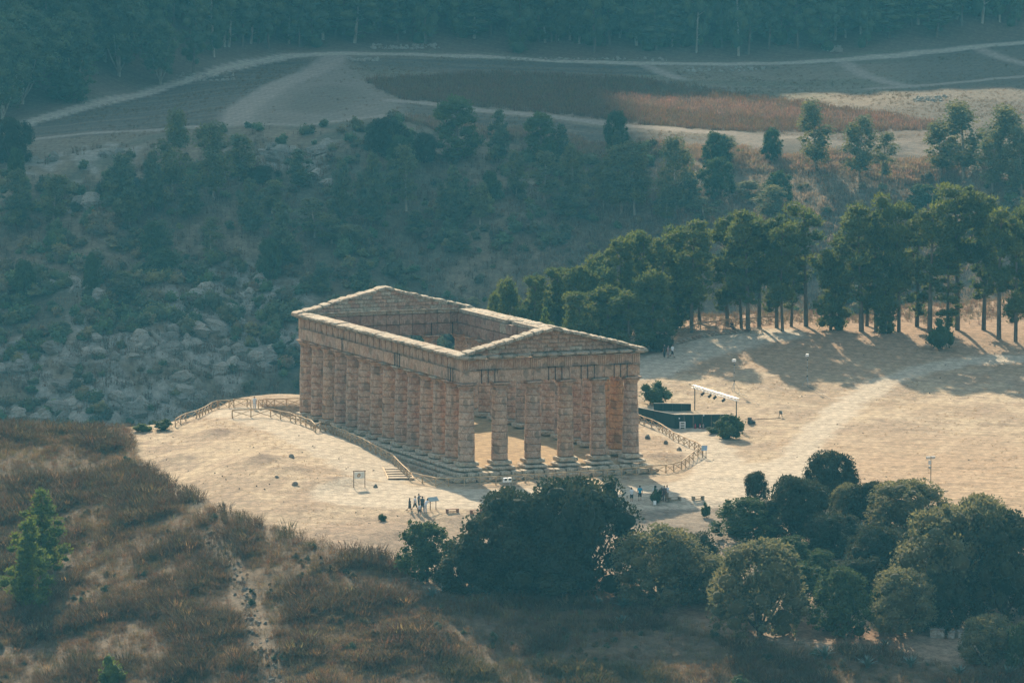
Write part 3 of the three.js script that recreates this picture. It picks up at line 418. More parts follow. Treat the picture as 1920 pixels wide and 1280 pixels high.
// wooden steps from the upper path to the terrace
{
  const a = at(741, 877), b = at(752, 899), up = a, dn = b; const dir = new THREE.Vector2(dn.x - up.x, dn.z - up.z); const L = dir.length(); dir.normalize(); const side = new THREE.Vector2(dir.y, -dir.x);
  const o = up.clone(), st = thing('timber_steps', 'flight of timber edged earth steps beside the fence corner', 'steps', o.toArray());
  const yaw = Math.atan2(-dir.y, dir.x), n = 5, y0 = H(up.x, up.z) + 0.12, y1 = H(dn.x, dn.z) + 0.12;
  const tread = std([0.47, 0.40, 0.31], { map: soilTex }), w = 2.9;
  for (let i = 0; i < n; i++) { const k = (i + 0.5) / n, c = [up.x + dir.x * L * k, y0 + (y1 - y0) * (i + 0.2) / n, up.z + dir.y * L * k], d = L / n; const m = mesh('tread', block(d - 0.05, 0.5, w, i % 3, 0.02), tread, st); m.position.set(c[0] - o.x, c[1] - 0.25 - o.y, c[2] - o.z); m.rotation.y = yaw; const e = mesh('riser', block(0.07, 0.34, w + 0.1, i % 3, 0.012), DARKW, st); e.position.set(c[0] + dir.x * d / 2 - o.x, c[1] - 0.16 - o.y, c[2] + dir.y * d / 2 - o.z); e.rotation.y = yaw; }
  for (const s of [-1, 1]) { const A = new THREE.Vector3(up.x + side.x * s * (w / 2 + 0.08), y0 - 0.02, up.z + side.y * s * (w / 2 + 0.08)), B = new THREE.Vector3(dn.x + side.x * s * (w / 2 + 0.08), y1 - 0.02, dn.z + side.y * s * (w / 2 + 0.08)); log('stringer', A, B, 0.1, RAILM[0], st, o); }
}
// ---------------------------------------------------------------- signs, benches, lamps
const boardTex = (fn, w = 128, h = 96) => { const c = document.createElement('canvas'); c.width = w; c.height = h; const g = c.getContext('2d'); fn(g, w, h); const t = new THREE.CanvasTexture(c); t.colorSpace = THREE.SRGBColorSpace; return t; };
const whiteM = std([0.72, 0.72, 0.70], { roughness: 0.6 }), steelM = std([0.35, 0.36, 0.36], { metalness: 0.7, roughness: 0.45 }), blackM = std([0.02, 0.02, 0.022], { roughness: 0.6 });
const box = (w, h, d) => boxUV(new THREE.BoxGeometry(w, h, d), 1);
{
  const a = at(663, 914), b = at(684, 914), o = a.clone().add(b).multiplyScalar(0.5); const yaw = Math.atan2(-(b.z - a.z), b.x - a.x), w = a.distanceTo(b);
  const s = thing('map_sign', 'wooden framed map board on two posts on the bare lawn', 'sign', o.toArray(), yaw);
  for (const q of [-1, 1]) { const m = mesh('post', logG, DARKW, s); m.scale.set(0.05, 2.3, 0.05); m.position.set(q * w / 2, 0.92, 0); }
  const r = mesh('header', block(w + 0.25, 0.12, 0.12, 0, 0.015), DARKW, s); r.position.y = 2.02;
  const t = boardTex((g, W_, H_) => { g.fillStyle = '#d8d4c8'; g.fillRect(0, 0, W_, H_); g.fillStyle = '#9b7f63'; g.beginPath(); g.ellipse(58, 50, 22, 30, 0.4, 0, 7); g.fill(); g.fillStyle = '#c3ab8b'; g.beginPath(); g.ellipse(58, 52, 11, 17, 0.4, 0, 7); g.fill(); g.fillStyle = '#8b8a86'; for (let k = 0; k < 6; k++) g.fillRect(92, 14 + k * 12, 26, 3); });
  const p = mesh('board', new THREE.BoxGeometry(w - 0.16, 0.82, 0.04), new THREE.MeshStandardMaterial({ map: t, roughness: 0.6 }), s); p.position.y = 1.5;
}
function lectern(pos, yaw, w, label, tilt = 0.9, tone = '#b9c4c6', dp = 0.7) {
  const s = thing('information_panel', label, 'information panel', pos, yaw);
  for (const q of [-1, 1]) { const m = mesh('leg', box(0.07, 1.15, 0.07), DARKW, s); m.position.set(q * w * 0.3, 0.5, 0); }
  const t = boardTex((g, W_, H_) => { g.fillStyle = tone; g.fillRect(0, 0, W_, H_); g.fillStyle = '#7b8d8f'; g.fillRect(8, 8, 112, 10); g.fillStyle = '#93a09c'; g.fillRect(10, 26, 50, 58); g.fillStyle = '#8a9496'; for (let k = 0; k < 7; k++) g.fillRect(68, 28 + k * 8, 50, 3); });
  const p = mesh('panel', new THREE.BoxGeometry(w, 0.05, dp), new THREE.MeshStandardMaterial({ map: t, roughness: 0.35 }), s); p.position.set(0, 1.22, 0); p.rotation.x = tilt; return s;
}
{ const p = at(812, 955); lectern(p.toArray(), 0.25, 1.35, 'wide tilted reading panel with the group of visitors round it', 0.75, '#8d9a9a', 0.62); }
{ const p = at(1321, 858); lectern(p.toArray(), -0.5, 0.7, 'small blue topped reading stand at the fence corner', 0.9, '#8fa9c4'); }
function bench(u, v, yaw, w, label, style, mat) {
  const p = at(u, v), b = thing('bench', label, 'bench', p.toArray(), yaw, null);
  if (style === 'backless') { for (const q of [-1, 1]) { const m = mesh('end_block', box(0.22, 0.42, 0.5), mat, b); m.position.set(q * (w / 2 - 0.12), 0.2, 0); } for (let k = 0; k < 3; k++) { const s = mesh('seat_slat', box(w, 0.06, 0.15), mat, b); s.position.set(0, 0.44, (k - 1) * 0.17); } const r = mesh('stretcher', box(w - 0.4, 0.09, 0.07), mat, b); r.position.set(0, 0.14, 0); }
  else { for (const q of [-1, 1]) for (const z of [-0.2, 0.2]) { const m = mesh('leg', box(0.07, z < 0 ? 0.85 : 0.45, 0.07), mat, b); m.position.set(q * (w / 2 - 0.08), z < 0 ? 0.42 : 0.22, z); } for (let k = 0; k < 3; k++) { const s = mesh('seat_slat', box(w, 0.04, 0.13), mat, b); s.position.set(0, 0.45, (k - 1) * 0.15); } for (let k = 0; k < 2; k++) { const s = mesh('back_slat', box(w, 0.11, 0.04), mat, b); s.position.set(0, 0.62 + k * 0.18, -0.22); } }
  return b;
}
bench(848, 961, -0.1, 1.5, 'solid reddish wooden bench right of the visitor group', 'backless', REDW);
bench(893, 963, -0.1, 1.45, 'reddish bench half hidden by the crown of the big dark tree', 'backless', REDW);
bench(1265, 939, 0.05, 1.6, 'open frame bench beside the standing family and the small bush', 'backless', GREYW);
bench(1309, 937, 0.1, 1.5, 'open frame bench at the tip of the temple shadow', 'backless', GREYW);
bench(1368, 619, 0.1, 1.7, 'bench under the pines where someone in dark clothes sits', 'back', DARKW);
bench(1419, 625, -0.1, 1.8, 'empty slatted bench under the pines', 'back', GREYW);
{ // flood lamps on poles
  const p = at(955, 928), s = thing('floodlight_post', 'pair of white floodlights on a short post before the temple steps', 'floodlight', p.toArray(), 0.1);
  const m = mesh('pole', logG, steelM, s); m.scale.set(0.04, 1.9, 0.04); m.position.y = 0.7;
  for (const q of [-1, 1]) { const h = mesh('lamp_head', box(0.46, 0.5, 0.3), whiteM, s); h.position.set(-0.28 + q * 0.29, 1.85, 0); h.rotation.x = 0.2; const f = mesh('lens', box(0.34, 0.26, 0.03), blackM, s); f.position.set(-0.28 + q * 0.29, 1.93, 0.16); f.rotation.x = 0.2; }
  const br = mesh('bracket', box(0.9, 0.05, 0.05), steelM, s); br.position.set(-0.1, 1.58, 0);
}
{
  const p = at(1746, 905), s = thing('floodlight_post', 'thin lamp post rising from the tree crowns on the stubble meadow', 'floodlight', p.toArray(), 0);
  const m = mesh('pole', logG, GREYW, s); m.scale.set(0.055, 3.6, 0.055); m.position.y = 1.4;
  for (const q of [-1, 1]) { const h = mesh('lamp_head', box(0.5, 0.28, 0.22), std([0.5, 0.5, 0.48]), s); h.position.set(q * 0.33 - 0.05, 3.1, 0); h.rotation.x = 0.3; }
  const b1 = mesh('control_box', box(0.26, 0.5, 0.2), std([0.55, 0.55, 0.53]), s); b1.position.set(-0.18, 2.5, 0); const b2 = mesh('control_box', box(0.22, 0.3, 0.18), steelM, s); b2.position.set(-0.18, 1.9, 0);
  const br = mesh('bracket', box(1.1, 0.05, 0.05), steelM, s); br.position.set(0, 2.95, 0);
}
function mast(u, v, hpx, label) {
  const p = at(u, v), h = hpx * mpp(p.t) * 1.0, s = thing('tripod_mast', label, 'light stand', p.toArray(), R(0, 1), 'light stands on the meadow');
  const m = mesh('pole', logG, steelM, s); m.scale.set(0.035, h, 0.035); m.position.y = h / 2;
  for (let k = 0; k < 3; k++) { const a = k * 2.1 + 0.4; const l = mesh('leg', logG, steelM, s); const A = new THREE.Vector3(Math.cos(a) * 0.75, 0, Math.sin(a) * 0.75), B = new THREE.Vector3(0, h * 0.3, 0), d = new THREE.Vector3().subVectors(B, A); l.position.addVectors(A, B).multiplyScalar(0.5); l.scale.set(0.025, d.length(), 0.025); l.quaternion.setFromUnitVectors(UP, d.normalize()); }
  for (const [y, q] of [[0.34, 0.16], [0.62, 0.12], [0.88, 0.14]]) { const c = mesh('clamp', box(q, q * 1.3, q), blackM, s); c.position.y = h * y; }
  const hd = mesh('lamp_head', box(0.5, 0.36, 0.32), whiteM, s); hd.position.set(-0.05, h + 0.12, 0); const y = mesh('yoke', box(0.3, 0.12, 0.1), blackM, s); y.position.y = h - 0.1; return s;
}
mast(1377, 733, 56, 'tripod light stand nearest the white truss'); mast(1514, 724, 57, 'tripod light stand at the edge of the pine shadows');
{ // dark screens of the open-air stage
  const gm = new THREE.MeshStandardMaterial({ color: new THREE.Color().setRGB(0.016, 0.042, 0.04), roughness: 0.9, map: tex(128, (u, v) => { const a = fbm(u * 4, v * 20, 3, 4, 81); const g = 0.8 + 0.4 * (a - 0.5); return [g, g, g]; }) });
  const edge = std([0.42, 0.40, 0.35]);
  const c0 = at(1266, 804), r0 = at(1368, 800), A = new THREE.Vector2(r0.x - c0.x, r0.z - c0.z), LA = A.length(); A.normalize();
  const l0 = at(1190, 783), B = new THREE.Vector2(l0.x - c0.x, l0.z - c0.z), LB = B.length(); B.normalize();
  const wall = (name, label, p, dir, L, h, n) => { const o = [p.x, p.y, p.z], s = thing(name, label, 'stage screen', o, Math.atan2(-dir.y, dir.x)); for (let k = 0; k < n; k++) { const x = L * (k + 0.5) / n, y = H(p.x + dir.x * x, p.z + dir.y * x); const m = mesh('screen_panel', box(L / n - 0.012, h + 0.5, 0.06), gm, s); m.position.set(x, h / 2 - 0.25, 0); } const t = mesh('top_rail', box(L, 0.05, 0.1), edge, s); t.position.set(L / 2, h + 0.03, 0); return s; };
  wall('stage_screen', 'long dark green screen with a red extinguisher row and white rack before it', c0, A, LA, 1.85, 6);
  wall('stage_screen', 'dark green screen running back beside the fence', c0, B, LB, 1.85, 6);
  const b0 = at(1226, 771), b1 = at(1296, 770), C = new THREE.Vector2(b1.x - b0.x, b1.z - b0.z), LC = C.length(); C.normalize();
  wall('stage_screen', 'low dark green screen standing behind the others by the truss leg', b0, C, LC, 1.05, 4);
  const yaw = Math.atan2(-A.y, A.x), off = (k, d, y = 0) => { const x = c0.x + A.x * k - A.y * d, z = c0.z + A.y * k + A.x * d; return [x, H(x, z) + y, z]; };
  const rk = thing('white_rack', 'small white open rack standing against the dark screen', 'rack', off(0.95, 0.35), yaw);
  for (const q of [-1, 1]) { const m = mesh('side', box(0.12, 0.95, 0.25), whiteM, rk); m.position.set(q * 0.32, 0.47, 0); } for (let k = 0; k < 3; k++) { const m = mesh('shelf', box(0.55, 0.12, 0.25), whiteM, rk); m.position.set(0, 0.28 + k * 0.3, 0); }
  const redM = std([0.35, 0.03, 0.05], { roughness: 0.4 });
  [['red extinguisher, left one of the three at the dark screen', 2.6, redM], ['red extinguisher with a white label, middle of three at the screen', 3.2, redM], ['pale extinguisher, right one of the three at the dark screen', 3.65, std([0.3, 0.24, 0.24], { roughness: 0.4 })]].forEach(([l, k, m], i) => {
    const e = thing('fire_extinguisher', l, 'fire extinguisher', off(k, 0.42), 0); const g = new THREE.LatheGeometry([[0, 0], [0.1, 0], [0.1, 0.42], [0.08, 0.5], [0.03, 0.55], [0.03, 0.6], [0, 0.6]].map((q) => new THREE.Vector2(...q)), 12); mesh('cylinder', g, m, e); const v = mesh('valve', box(0.14, 0.06, 0.05), blackM, e); v.position.y = 0.62; if (i === 1) { const t = mesh('tag_plate', box(0.12, 0.22, 0.01), whiteM, e); t.position.set(0, 0.26, 0.105); }
    const r = mesh('stand_foot', box(0.36, 0.05, 0.36), std([0.2, 0.05, 0.06]), e); r.position.set(0, 0.02, 0.02);
  });
  for (const [l, k, y] of [['small white lamp on the dark screen above the white rack', 0.55, 1.35], ['small white lamp high on the dark screen above the extinguishers', 3.7, 1.62]]) { const s = thing('wall_lamp', l, 'lamp', off(k, 0.1, y), yaw); mesh('shade', new THREE.SphereGeometry(0.1, 10, 8), whiteM, s); const b = mesh('arm', box(0.04, 0.04, 0.12), steelM, s); b.position.z = -0.06; }
  // truss
  const p0 = at(1303, 769), p1 = at(1381, 803), y0 = p0.y + 2.95, al = new THREE.MeshStandardMaterial({ color: new THREE.Color().setRGB(0.85, 0.85, 0.83), roughness: 0.4, metalness: 0.15 });
  const tr = thing('lighting_truss', 'white lattice lighting truss on two dark posts over the stage', 'truss', p0.toArray());
  const y1 = y0, d = new THREE.Vector3(p1.x - p0.x, 0, p1.z - p0.z), LT = d.length(); d.normalize(); const n = new THREE.Vector3(-d.z, 0, d.x), P = (k, a, b) => new THREE.Vector3(p0.x, y0, p0.z).addScaledVector(d, k).addScaledVector(n, a).add(new THREE.Vector3(0, b, 0));
  for (const [p, nm] of [[p0, 'post'], [p1, 'post']]) log(nm, new THREE.Vector3(p.x, p.y - 0.1, p.z), new THREE.Vector3(p.x, y0, p.z), 0.07, blackM, tr, p0);
  for (const [a, b] of [[-0.16, 0], [0.16, 0], [-0.16, 0.32], [0.16, 0.32]]) log('chord', P(-0.8, a, b), P(LT + 0.5, a, b), 0.04, al, tr, p0);
  const nb = 26; for (let k = 0; k < nb; k++) { const k0 = -0.8 + (LT + 1.3) * k / nb, k1 = -0.8 + (LT + 1.3) * (k + 1) / nb; for (const a of [-0.16, 0.16]) log('lattice_bar', P(k0, a, k % 2 ? 0 : 0.32), P(k1, a, k % 2 ? 0.32 : 0), 0.024, al, tr, p0); log('lattice_bar', P(k0, k % 2 ? 0.16 : -0.16, 0.32), P(k1, k % 2 ? -0.16 : 0.16, 0.32), 0.024, al, tr, p0); }
  ['leftmost of the black spotlights under the white truss', 'second black spotlight from the left under the white truss', 'third black spotlight from the left under the white truss', 'rightmost of the black spotlights under the white truss'].forEach((l, i) => {
    const q = P(LT * [0.2, 0.37, 0.49, 0.70][i], 0, -0.02), s = thing('spotlight', l, 'spotlight', q.toArray(), R(-0.3, 0.3) + YAW * 0, 'spotlights hanging from the truss');
    const y = mesh('yoke', box(0.05, 0.3, 0.05), blackM, s); y.position.y = -0.15; const c = mesh('can', new THREE.CylinderGeometry(0.15, 0.19, 0.5, 12), blackM, s); c.position.set(-0.05, -0.42, 0.05); c.rotation.set(0.5, 0, -0.7); const g = mesh('lens', new THREE.CylinderGeometry(0.15, 0.15, 0.03, 12), whiteM, c); g.position.y = -0.27;
  });
}
{ // monitor on the meadow with its cable
  const p = at(1464, 782), s = thing('work_light', 'small dark floodlight on a low stand alone on the meadow', 'floodlight', p.toArray(), 0.2);
  const h = mesh('lamp_head', block(0.42, 0.46, 0.2, 0, 0.02), std([0.14, 0.13, 0.11]), s); h.position.y = 0.66; h.rotation.x = -0.2; const k = mesh('shade', box(0.4, 0.06, 0.1), blackM, s); k.position.set(0.02, 0.44, 0.05); for (const q of [-1, 1]) { const l = mesh('leg', box(0.05, 0.45, 0.05), blackM, s); l.position.set(q * 0.22, 0.2, 0); l.rotation.z = q * 0.25; } const w = mesh('reflector', new THREE.SphereGeometry(0.09, 8, 6), whiteM, s); w.position.set(0.27, 0.56, 0);
  const pts = [[1464, 783.5], [1450, 785], [1438, 785.5], [1425, 786], [1410, 787], [1398, 786]].map(([u, v]) => { const q = at(u, v); return new THREE.Vector3(q.x, q.y + 0.03, q.z); });
  const c = mesh('cable', new THREE.TubeGeometry(new THREE.CatmullRomCurve3(pts), 40, 0.035, 5), std([0.16, 0.09, 0.06])); tag(c, 'brown cable on the ground leading to the lone floodlight', 'cable');
  for (const [pp, l] of [[[[1377, 734], [1386, 737], [1400, 743], [1424, 760]], 'thin cable trailing from the tripod by the truss'], [[[1514, 724], [1530, 732], [1546, 741], [1558, 748]], 'thin cable trailing from the tripod at the shadow edge']]) { const q = pp.map(([u, v]) => { const w = at(u, v); return new THREE.Vector3(w.x, w.y + 0.02, w.z); }); tag(mesh('cable', new THREE.TubeGeometry(new THREE.CatmullRomCurve3(q), 40, 0.03, 5), blackM), l, 'cable'); }
  const bx = at(1407, 795), wb = thing('equipment_case', 'dark equipment cases half hidden behind the stage bush', 'case', bx.toArray(), 0.4); for (const [x, y, z, w, hh] of [[0, 0.3, 0, 0.6, 0.6], [0.5, 0.22, 0.1, 0.4, 0.45], [-0.1, 0.75, 0, 0.4, 0.3]]) { const m = mesh('case_box', block(w, hh, 0.5, 1, 0.02), std([0.05, 0.055, 0.06]), wb); m.position.set(x, y, z); }
}
{ // retaining wall under the terrace and other masonry
  const wp = W([[1130, 944], [1200, 945.5], [1290, 944], [1350, 943], [1400, 941]]);
  const o = gp(...wp[0]), w = thing('retaining_wall', 'low stone kerb wall along the outer edge of the terrace', 'wall', o.toArray());
  for (let i = 0; i < wp.length - 1; i++) { const [ax, az] = wp[i], [bx, bz] = wp[i + 1], L = Math.hypot(bx - ax, bz - az), n = Math.round(L / 0.8); for (let k = 0; k < n; k++) { const x = ax + (bx - ax) * (k + 0.5) / n, z = az + (bz - az) * (k + 0.5) / n; const m = mesh('stone', block(0.78, 0.5, 0.45, k % 3, 0.04), pick([...PALE, ...GREY]), w); m.position.set(x - o.x, H(x, z + 0.6) - 0.1 + R(-0.02, 0.03) - o.y, z - o.z); m.rotation.y = Math.atan2(-(bz - az), bx - ax); } }
  const dp = W([[1268, 646], [1300, 637], [1340, 629], [1385, 624], [1405, 622]]), o2 = gp(...dp[0]), d = thing('dry_stone_wall', 'low grey dry stone bank below the fence under the pines', 'wall', o2.toArray());
  for (let i = 0; i < dp.length - 1; i++) { const [ax, az] = dp[i], [bx, bz] = dp[i + 1], L = Math.hypot(bx - ax, bz - az), n = Math.round(L / 0.75); for (let k = 0; k < n; k++) for (let y = 0; y < 2; y++) { const q = k + 0.5 + (y ? 0.4 : 0), x = ax + (bx - ax) * q / n, z = az + (bz - az) * q / n; const m = mesh('stone', block(0.72, 0.36, 0.5, (k + y) % 3, 0.09), pick(GREY), d); m.position.set(x - o2.x, H(x, z) + 0.12 + y * 0.3 - o2.y, z - o2.z + R(-0.1, 0.1)); m.rotation.y = Math.atan2(-(bz - az), bx - ax) + R(-0.2, 0.2); } }
  const tk = at(1592, 1000), t = thing('stone_tank', 'round grey stone slab half hidden among the trees', 'stone slab', [tk.x, tk.y, tk.z]); const r = mesh('drum_wall', new THREE.CylinderGeometry(2.1, 2.2, 1.2, 28), stoneM([0.33, 0.31, 0.27]), t); r.position.y = 0.4; const lid = mesh('lid', new THREE.CylinderGeometry(2.25, 2.25, 0.16, 28), stoneM([0.36, 0.35, 0.31]), t); lid.position.y = 1.08;
  const s0 = at(1757, 1192), s = thing('concrete_box', 'pale flat topped concrete box at the foot of the olive trees', 'concrete box', s0.toArray(), -0.35); const con = stoneM([0.42, 0.43, 0.40]); for (const [x, z, w2, h, dd] of [[0, 0, 1.7, 0.9, 1.4], [1.5, 0.5, 0.9, 0.7, 0.9], [2.5, 0.2, 0.6, 0.7, 0.8]]) { const b = mesh('chamber', block(w2 - 0.1, h, dd - 0.1, 1, 0.02), con, s); b.position.set(x, h / 2 - 0.2, z); const l = mesh('cover_slab', block(w2, 0.14, dd, 0, 0.015), con, s); l.position.set(x, h - 0.13, z); }
  const b0 = at(1419, 930), b = thing('white_barrier', 'low white barrier with a red end under the small dark tree', 'barrier', b0.toArray(), -0.15); const bar = mesh('bar', box(1.2, 0.2, 0.06), whiteM, b); bar.position.y = 0.62; const rd = mesh('red_plate', box(0.42, 0.3, 0.08), std([0.5, 0.07, 0.04]), b); rd.position.set(0.35, 0.45, 0.02); for (const q of [-1, 1]) { const l = mesh('leg', box(0.08, 0.75, 0.08), whiteM, b); l.position.set(q * 0.5, 0.3, -0.08); }
  const ps = at(830, 1108), mk = thing('marker_post', 'pale grey concrete post at the left foot of the big dark trees', 'post', ps.toArray()); const pm = mesh('shaft', block(0.26, 1.15, 0.26, 0, 0.015), stoneM([0.40, 0.42, 0.41]), mk); pm.position.y = 0.45; const pc = mesh('cap', block(0.3, 0.1, 0.3, 0, 0.015), stoneM([0.40, 0.42, 0.41]), mk); pc.position.y = 1.06;
  const sg = at(1228, 949), sn = thing('small_sign', 'small white notice plate below the bush beside the benches', 'sign', sg.toArray(), 0.1); const pl = mesh('plate', box(0.38, 0.5, 0.03), new THREE.MeshStandardMaterial({ roughness: 0.6, map: boardTex((g, W_, H_) => { g.fillStyle = '#e9e9e4'; g.fillRect(0, 0, W_, H_); g.fillStyle = '#4a4a48'; g.beginPath(); g.arc(64, 36, 16, 0, 7); g.fill(); g.fillRect(30, 66, 68, 5); g.fillRect(38, 78, 52, 5); }) }), sn); pl.position.y = 0.42; const sp = mesh('stake', box(0.05, 0.5, 0.04), GREYW, sn); sp.position.set(0, 0.1, -0.03);
}
// loose boulders
const rockMats = [stoneM([0.31, 0.30, 0.265]), stoneM([0.24, 0.235, 0.21]), stoneM([0.36, 0.345, 0.305])];
function rockGeo(v, strata = 0.35) {                      // craggy: planes cut the lump, beds step its sides
  const r = mulberry(900 + v), cuts = []; for (let k = 0; k < 15; k++) { const a = r() * 6.28, y = r() * 1.5 - 0.55, l = Math.hypot(1, y); cuts.push([Math.cos(a) / l, y / l, Math.sin(a) / l, 0.55 + 0.36 * r()]); }
  const g = new THREE.IcosahedronGeometry(1.15, 9), p = g.getAttribute('position');
  for (let i = 0; i < p.count; i++) { let q = [p.getX(i), p.getY(i), p.getZ(i)]; for (const c of cuts) { const d = q[0] * c[0] + q[1] * c[1] + q[2] * c[2]; if (d > c[3]) { const e = d - c[3]; q = [q[0] - c[0] * e, q[1] - c[1] * e, q[2] - c[2] * e]; } } const n = noise3(q[0] * 2.2 + v * 7, q[1] * 2.2, q[2] * 2.2 + v * 3) - 0.5, m = noise3(q[0] * 6, q[1] * 9 + v, q[2] * 6) - 0.5, st = noise2(q[1] * 7 + n * 2, v * 3.3, 0, 91) - 0.5, f = 1 + n * 0.35 + m * 0.16 + st * strata * 0.55; p.setXYZ(i, q[0] * f, q[1] * (1 + n * 0.2), q[2] * f); }
  g.computeVertexNormals(); boxUV(g, 0.5, v); return g;
}
const ROCKS = [0, 1, 2, 3].map((v) => rockGeo(v));
function rock(name, u, v, w, h, d, label, cat, group) { const p = at(u, v), s = thing(name, label, cat, p.toArray(), R(0, 6.28), group); const m = mesh('stone_mass', ROCKS[Math.floor(R(0, 4))], pick(rockMats), s); m.scale.set(w / 2, h, d / 2); m.position.y = h * 0.15; return s; }
[[546, 858, 0.9, 'grey boulder on the dark bank of the bare lawn'], [553, 909, 0.8, 'low grey boulder on the lawn left of the map board'], [704, 914, 0.9, 'dark boulder beside the map board'], [518, 895, 0.5, 'small stone on the bare lawn between the two boulders'], [1248, 832, 0.8, 'pale block lying on the dry bank right of the temple'], [1274, 845, 1.0, 'grey block on the bank near the fence corner'], [1215, 822, 1.0, 'dark rock high on the bank by the temple corner']].forEach(([u, v, w, l]) => rock('boulder', u, v, w, w * 0.4, w * 0.8, l, 'boulder'));
// limestone outcrops of the ravine
for (const [u, v, w, h, l] of OUT) { const p = at(u, v), s = thing('rock_outcrop', l, 'rock outcrop', [p.x, p.y, p.z], -YAW + R(-0.3, 0.3)); const n = Math.round(clamp(w * h * 0.2, 3, 11)), cs = Math.cos(s.rotation.y), sn = Math.sin(s.rotation.y); for (let k = 0; k < n; k++) { const x = R(-0.5, 0.5) * w * (0.75 + 0.25 * rnd()), z = R(-1, 1) * h * 1.1, wx = p.x + x * cs + z * sn, wz = p.z - x * sn + z * cs, q = R(0.9, 2.5) * (1 - 0.5 * Math.abs(x / w)); const m = mesh('rock_mass', ROCKS[Math.floor(R(0, 4))], pick(rockMats), s); m.position.set(x, H(wx, wz) - p.y - 0.15, z); m.scale.set(q * R(0.8, 1.7), q * R(0.5, 0.95), q * R(0.7, 1.2)); m.rotation.set(R(-0.25, 0.25), R(0, 6.28), R(-0.25, 0.25)); } }
// stones and clods that nobody could count
function strew(name, label, cat, mat, spots) { const g = new THREE.DodecahedronGeometry(1, 0), p = g.getAttribute('position'); boxUV(g, 1); const im = new THREE.InstancedMesh(g, mat, spots.length), m = new THREE.Matrix4(), q = new THREE.Quaternion(), e = new THREE.Euler(); spots.forEach(([x, z, s], i) => { m.compose(new THREE.Vector3(x, H(x, z) + s * 0.15, z), q.setFromEuler(e.set(R(0, 6), R(0, 6), R(0, 6))), new THREE.Vector3(s * R(0.7, 1.3), s * R(0.4, 0.8), s * R(0.7, 1.3))); im.setMatrixAt(i, m); }); im.name = numbered(name); im.castShadow = im.receiveShadow = true; scene.add(im); return tag(im, label, cat, null, 'stuff'); }
{
  const a = []; for (const [u, v, w, h, n] of [[760, 88, 130, 8, 90], [680, 113, 60, 4, 50], [1560, 92, 40, 10, 60], [1745, 186, 60, 10, 60], [1350, 130, 180, 8, 50], [1100, 112, 300, 6, 60], [380, 145, 120, 14, 40]]) for (let i = 0; i < n; i++) { const p = at(u + R(-w, w) / 2, v + R(-h, h) / 2, 1000); a.push([p.x, p.z, R(0.18, 0.55)]); }
  strew('field_stones', 'pale stones strewn along the far road and field', 'stones', rockMats[2], a);
  const b = []; for (let i = 0; i < 260; i++) { const u = R(260, 860), v = R(815, 1060), p = at(u, v); if (sdPoly(SLOPE, p.x, p.z) > 0.5 && p.x < -7 && fbm(p.x * 0.15, p.z * 0.15, 3, 0, 231) > 0.47) b.push([p.x, p.z, R(0.05, 0.13)]); } for (let i = 0; i < 200; i++) { const u = R(1250, 1960), v = R(660, 960), p = at(u, v); if (p.x > 27 && fbm(p.x * 0.12, p.z * 0.12, 3, 0, 233) > 0.48) b.push([p.x, p.z, R(0.05, 0.12)]); }
  strew('ground_clods', 'dark clods and stones littering the bare plateau', 'stones', std([0.13, 0.105, 0.085]), b);
  const c = []; for (let i = 0; i < 130; i++) { const k = Math.floor(rnd() * (TRAIL.length - 1)), q = rnd(), x = TRAIL[k][0] + (TRAIL[k + 1][0] - TRAIL[k][0]) * q + R(-1.1, 1.1), z = TRAIL[k][1] + (TRAIL[k + 1][1] - TRAIL[k][1]) * q + R(-1.1, 1.1); c.push([x, z, R(0.1, 0.32)]); }
  strew('slope_stones', 'broken line of pale stones running down the grass slope', 'stones', rockMats[1], c);
}

// ---------------------------------------------------------------- trees, shrubs, grass
class Soup {                                               // collects leaf-sized faces
  constructor() { this.p = []; this.c = []; }
  tri(a, b, c, k) { this.p.push(...a, ...b, ...c); for (let i = 0; i < 3; i++) this.c.push(...k); }
  quad(o, u, v, k) { const a = [o[0] - u[0], o[1] - u[1], o[2] - u[2]], b = [o[0] + v[0], o[1] + v[1], o[2] + v[2]], c = [o[0] + u[0], o[1] + u[1], o[2] + u[2]], d = [o[0] - v[0], o[1] - v[1], o[2] - v[2]]; this.tri(a, b, c, k); this.tri(a, c, d, k); }
  geo() { const g = new THREE.BufferGeometry(); g.setAttribute('position', new THREE.Float32BufferAttribute(this.p, 3)); g.setAttribute('color', new THREE.Float32BufferAttribute(this.c, 3)); g.computeVertexNormals(); return g; }
}
const unit = (r) => { let x, y, z, l; do { x = r() * 2 - 1; y = r() * 2 - 1; z = r() * 2 - 1; l = Math.hypot(x, y, z); } while (l > 1 || l < 0.05); return [x / l, y / l, z / l]; };
const cross = (a, b) => [a[1] * b[2] - a[2] * b[1], a[2] * b[0] - a[0] * b[2], a[0] * b[1] - a[1] * b[0]];
const nrm = (a) => { const l = Math.hypot(...a) || 1; return [a[0] / l, a[1] / l, a[2] / l]; };
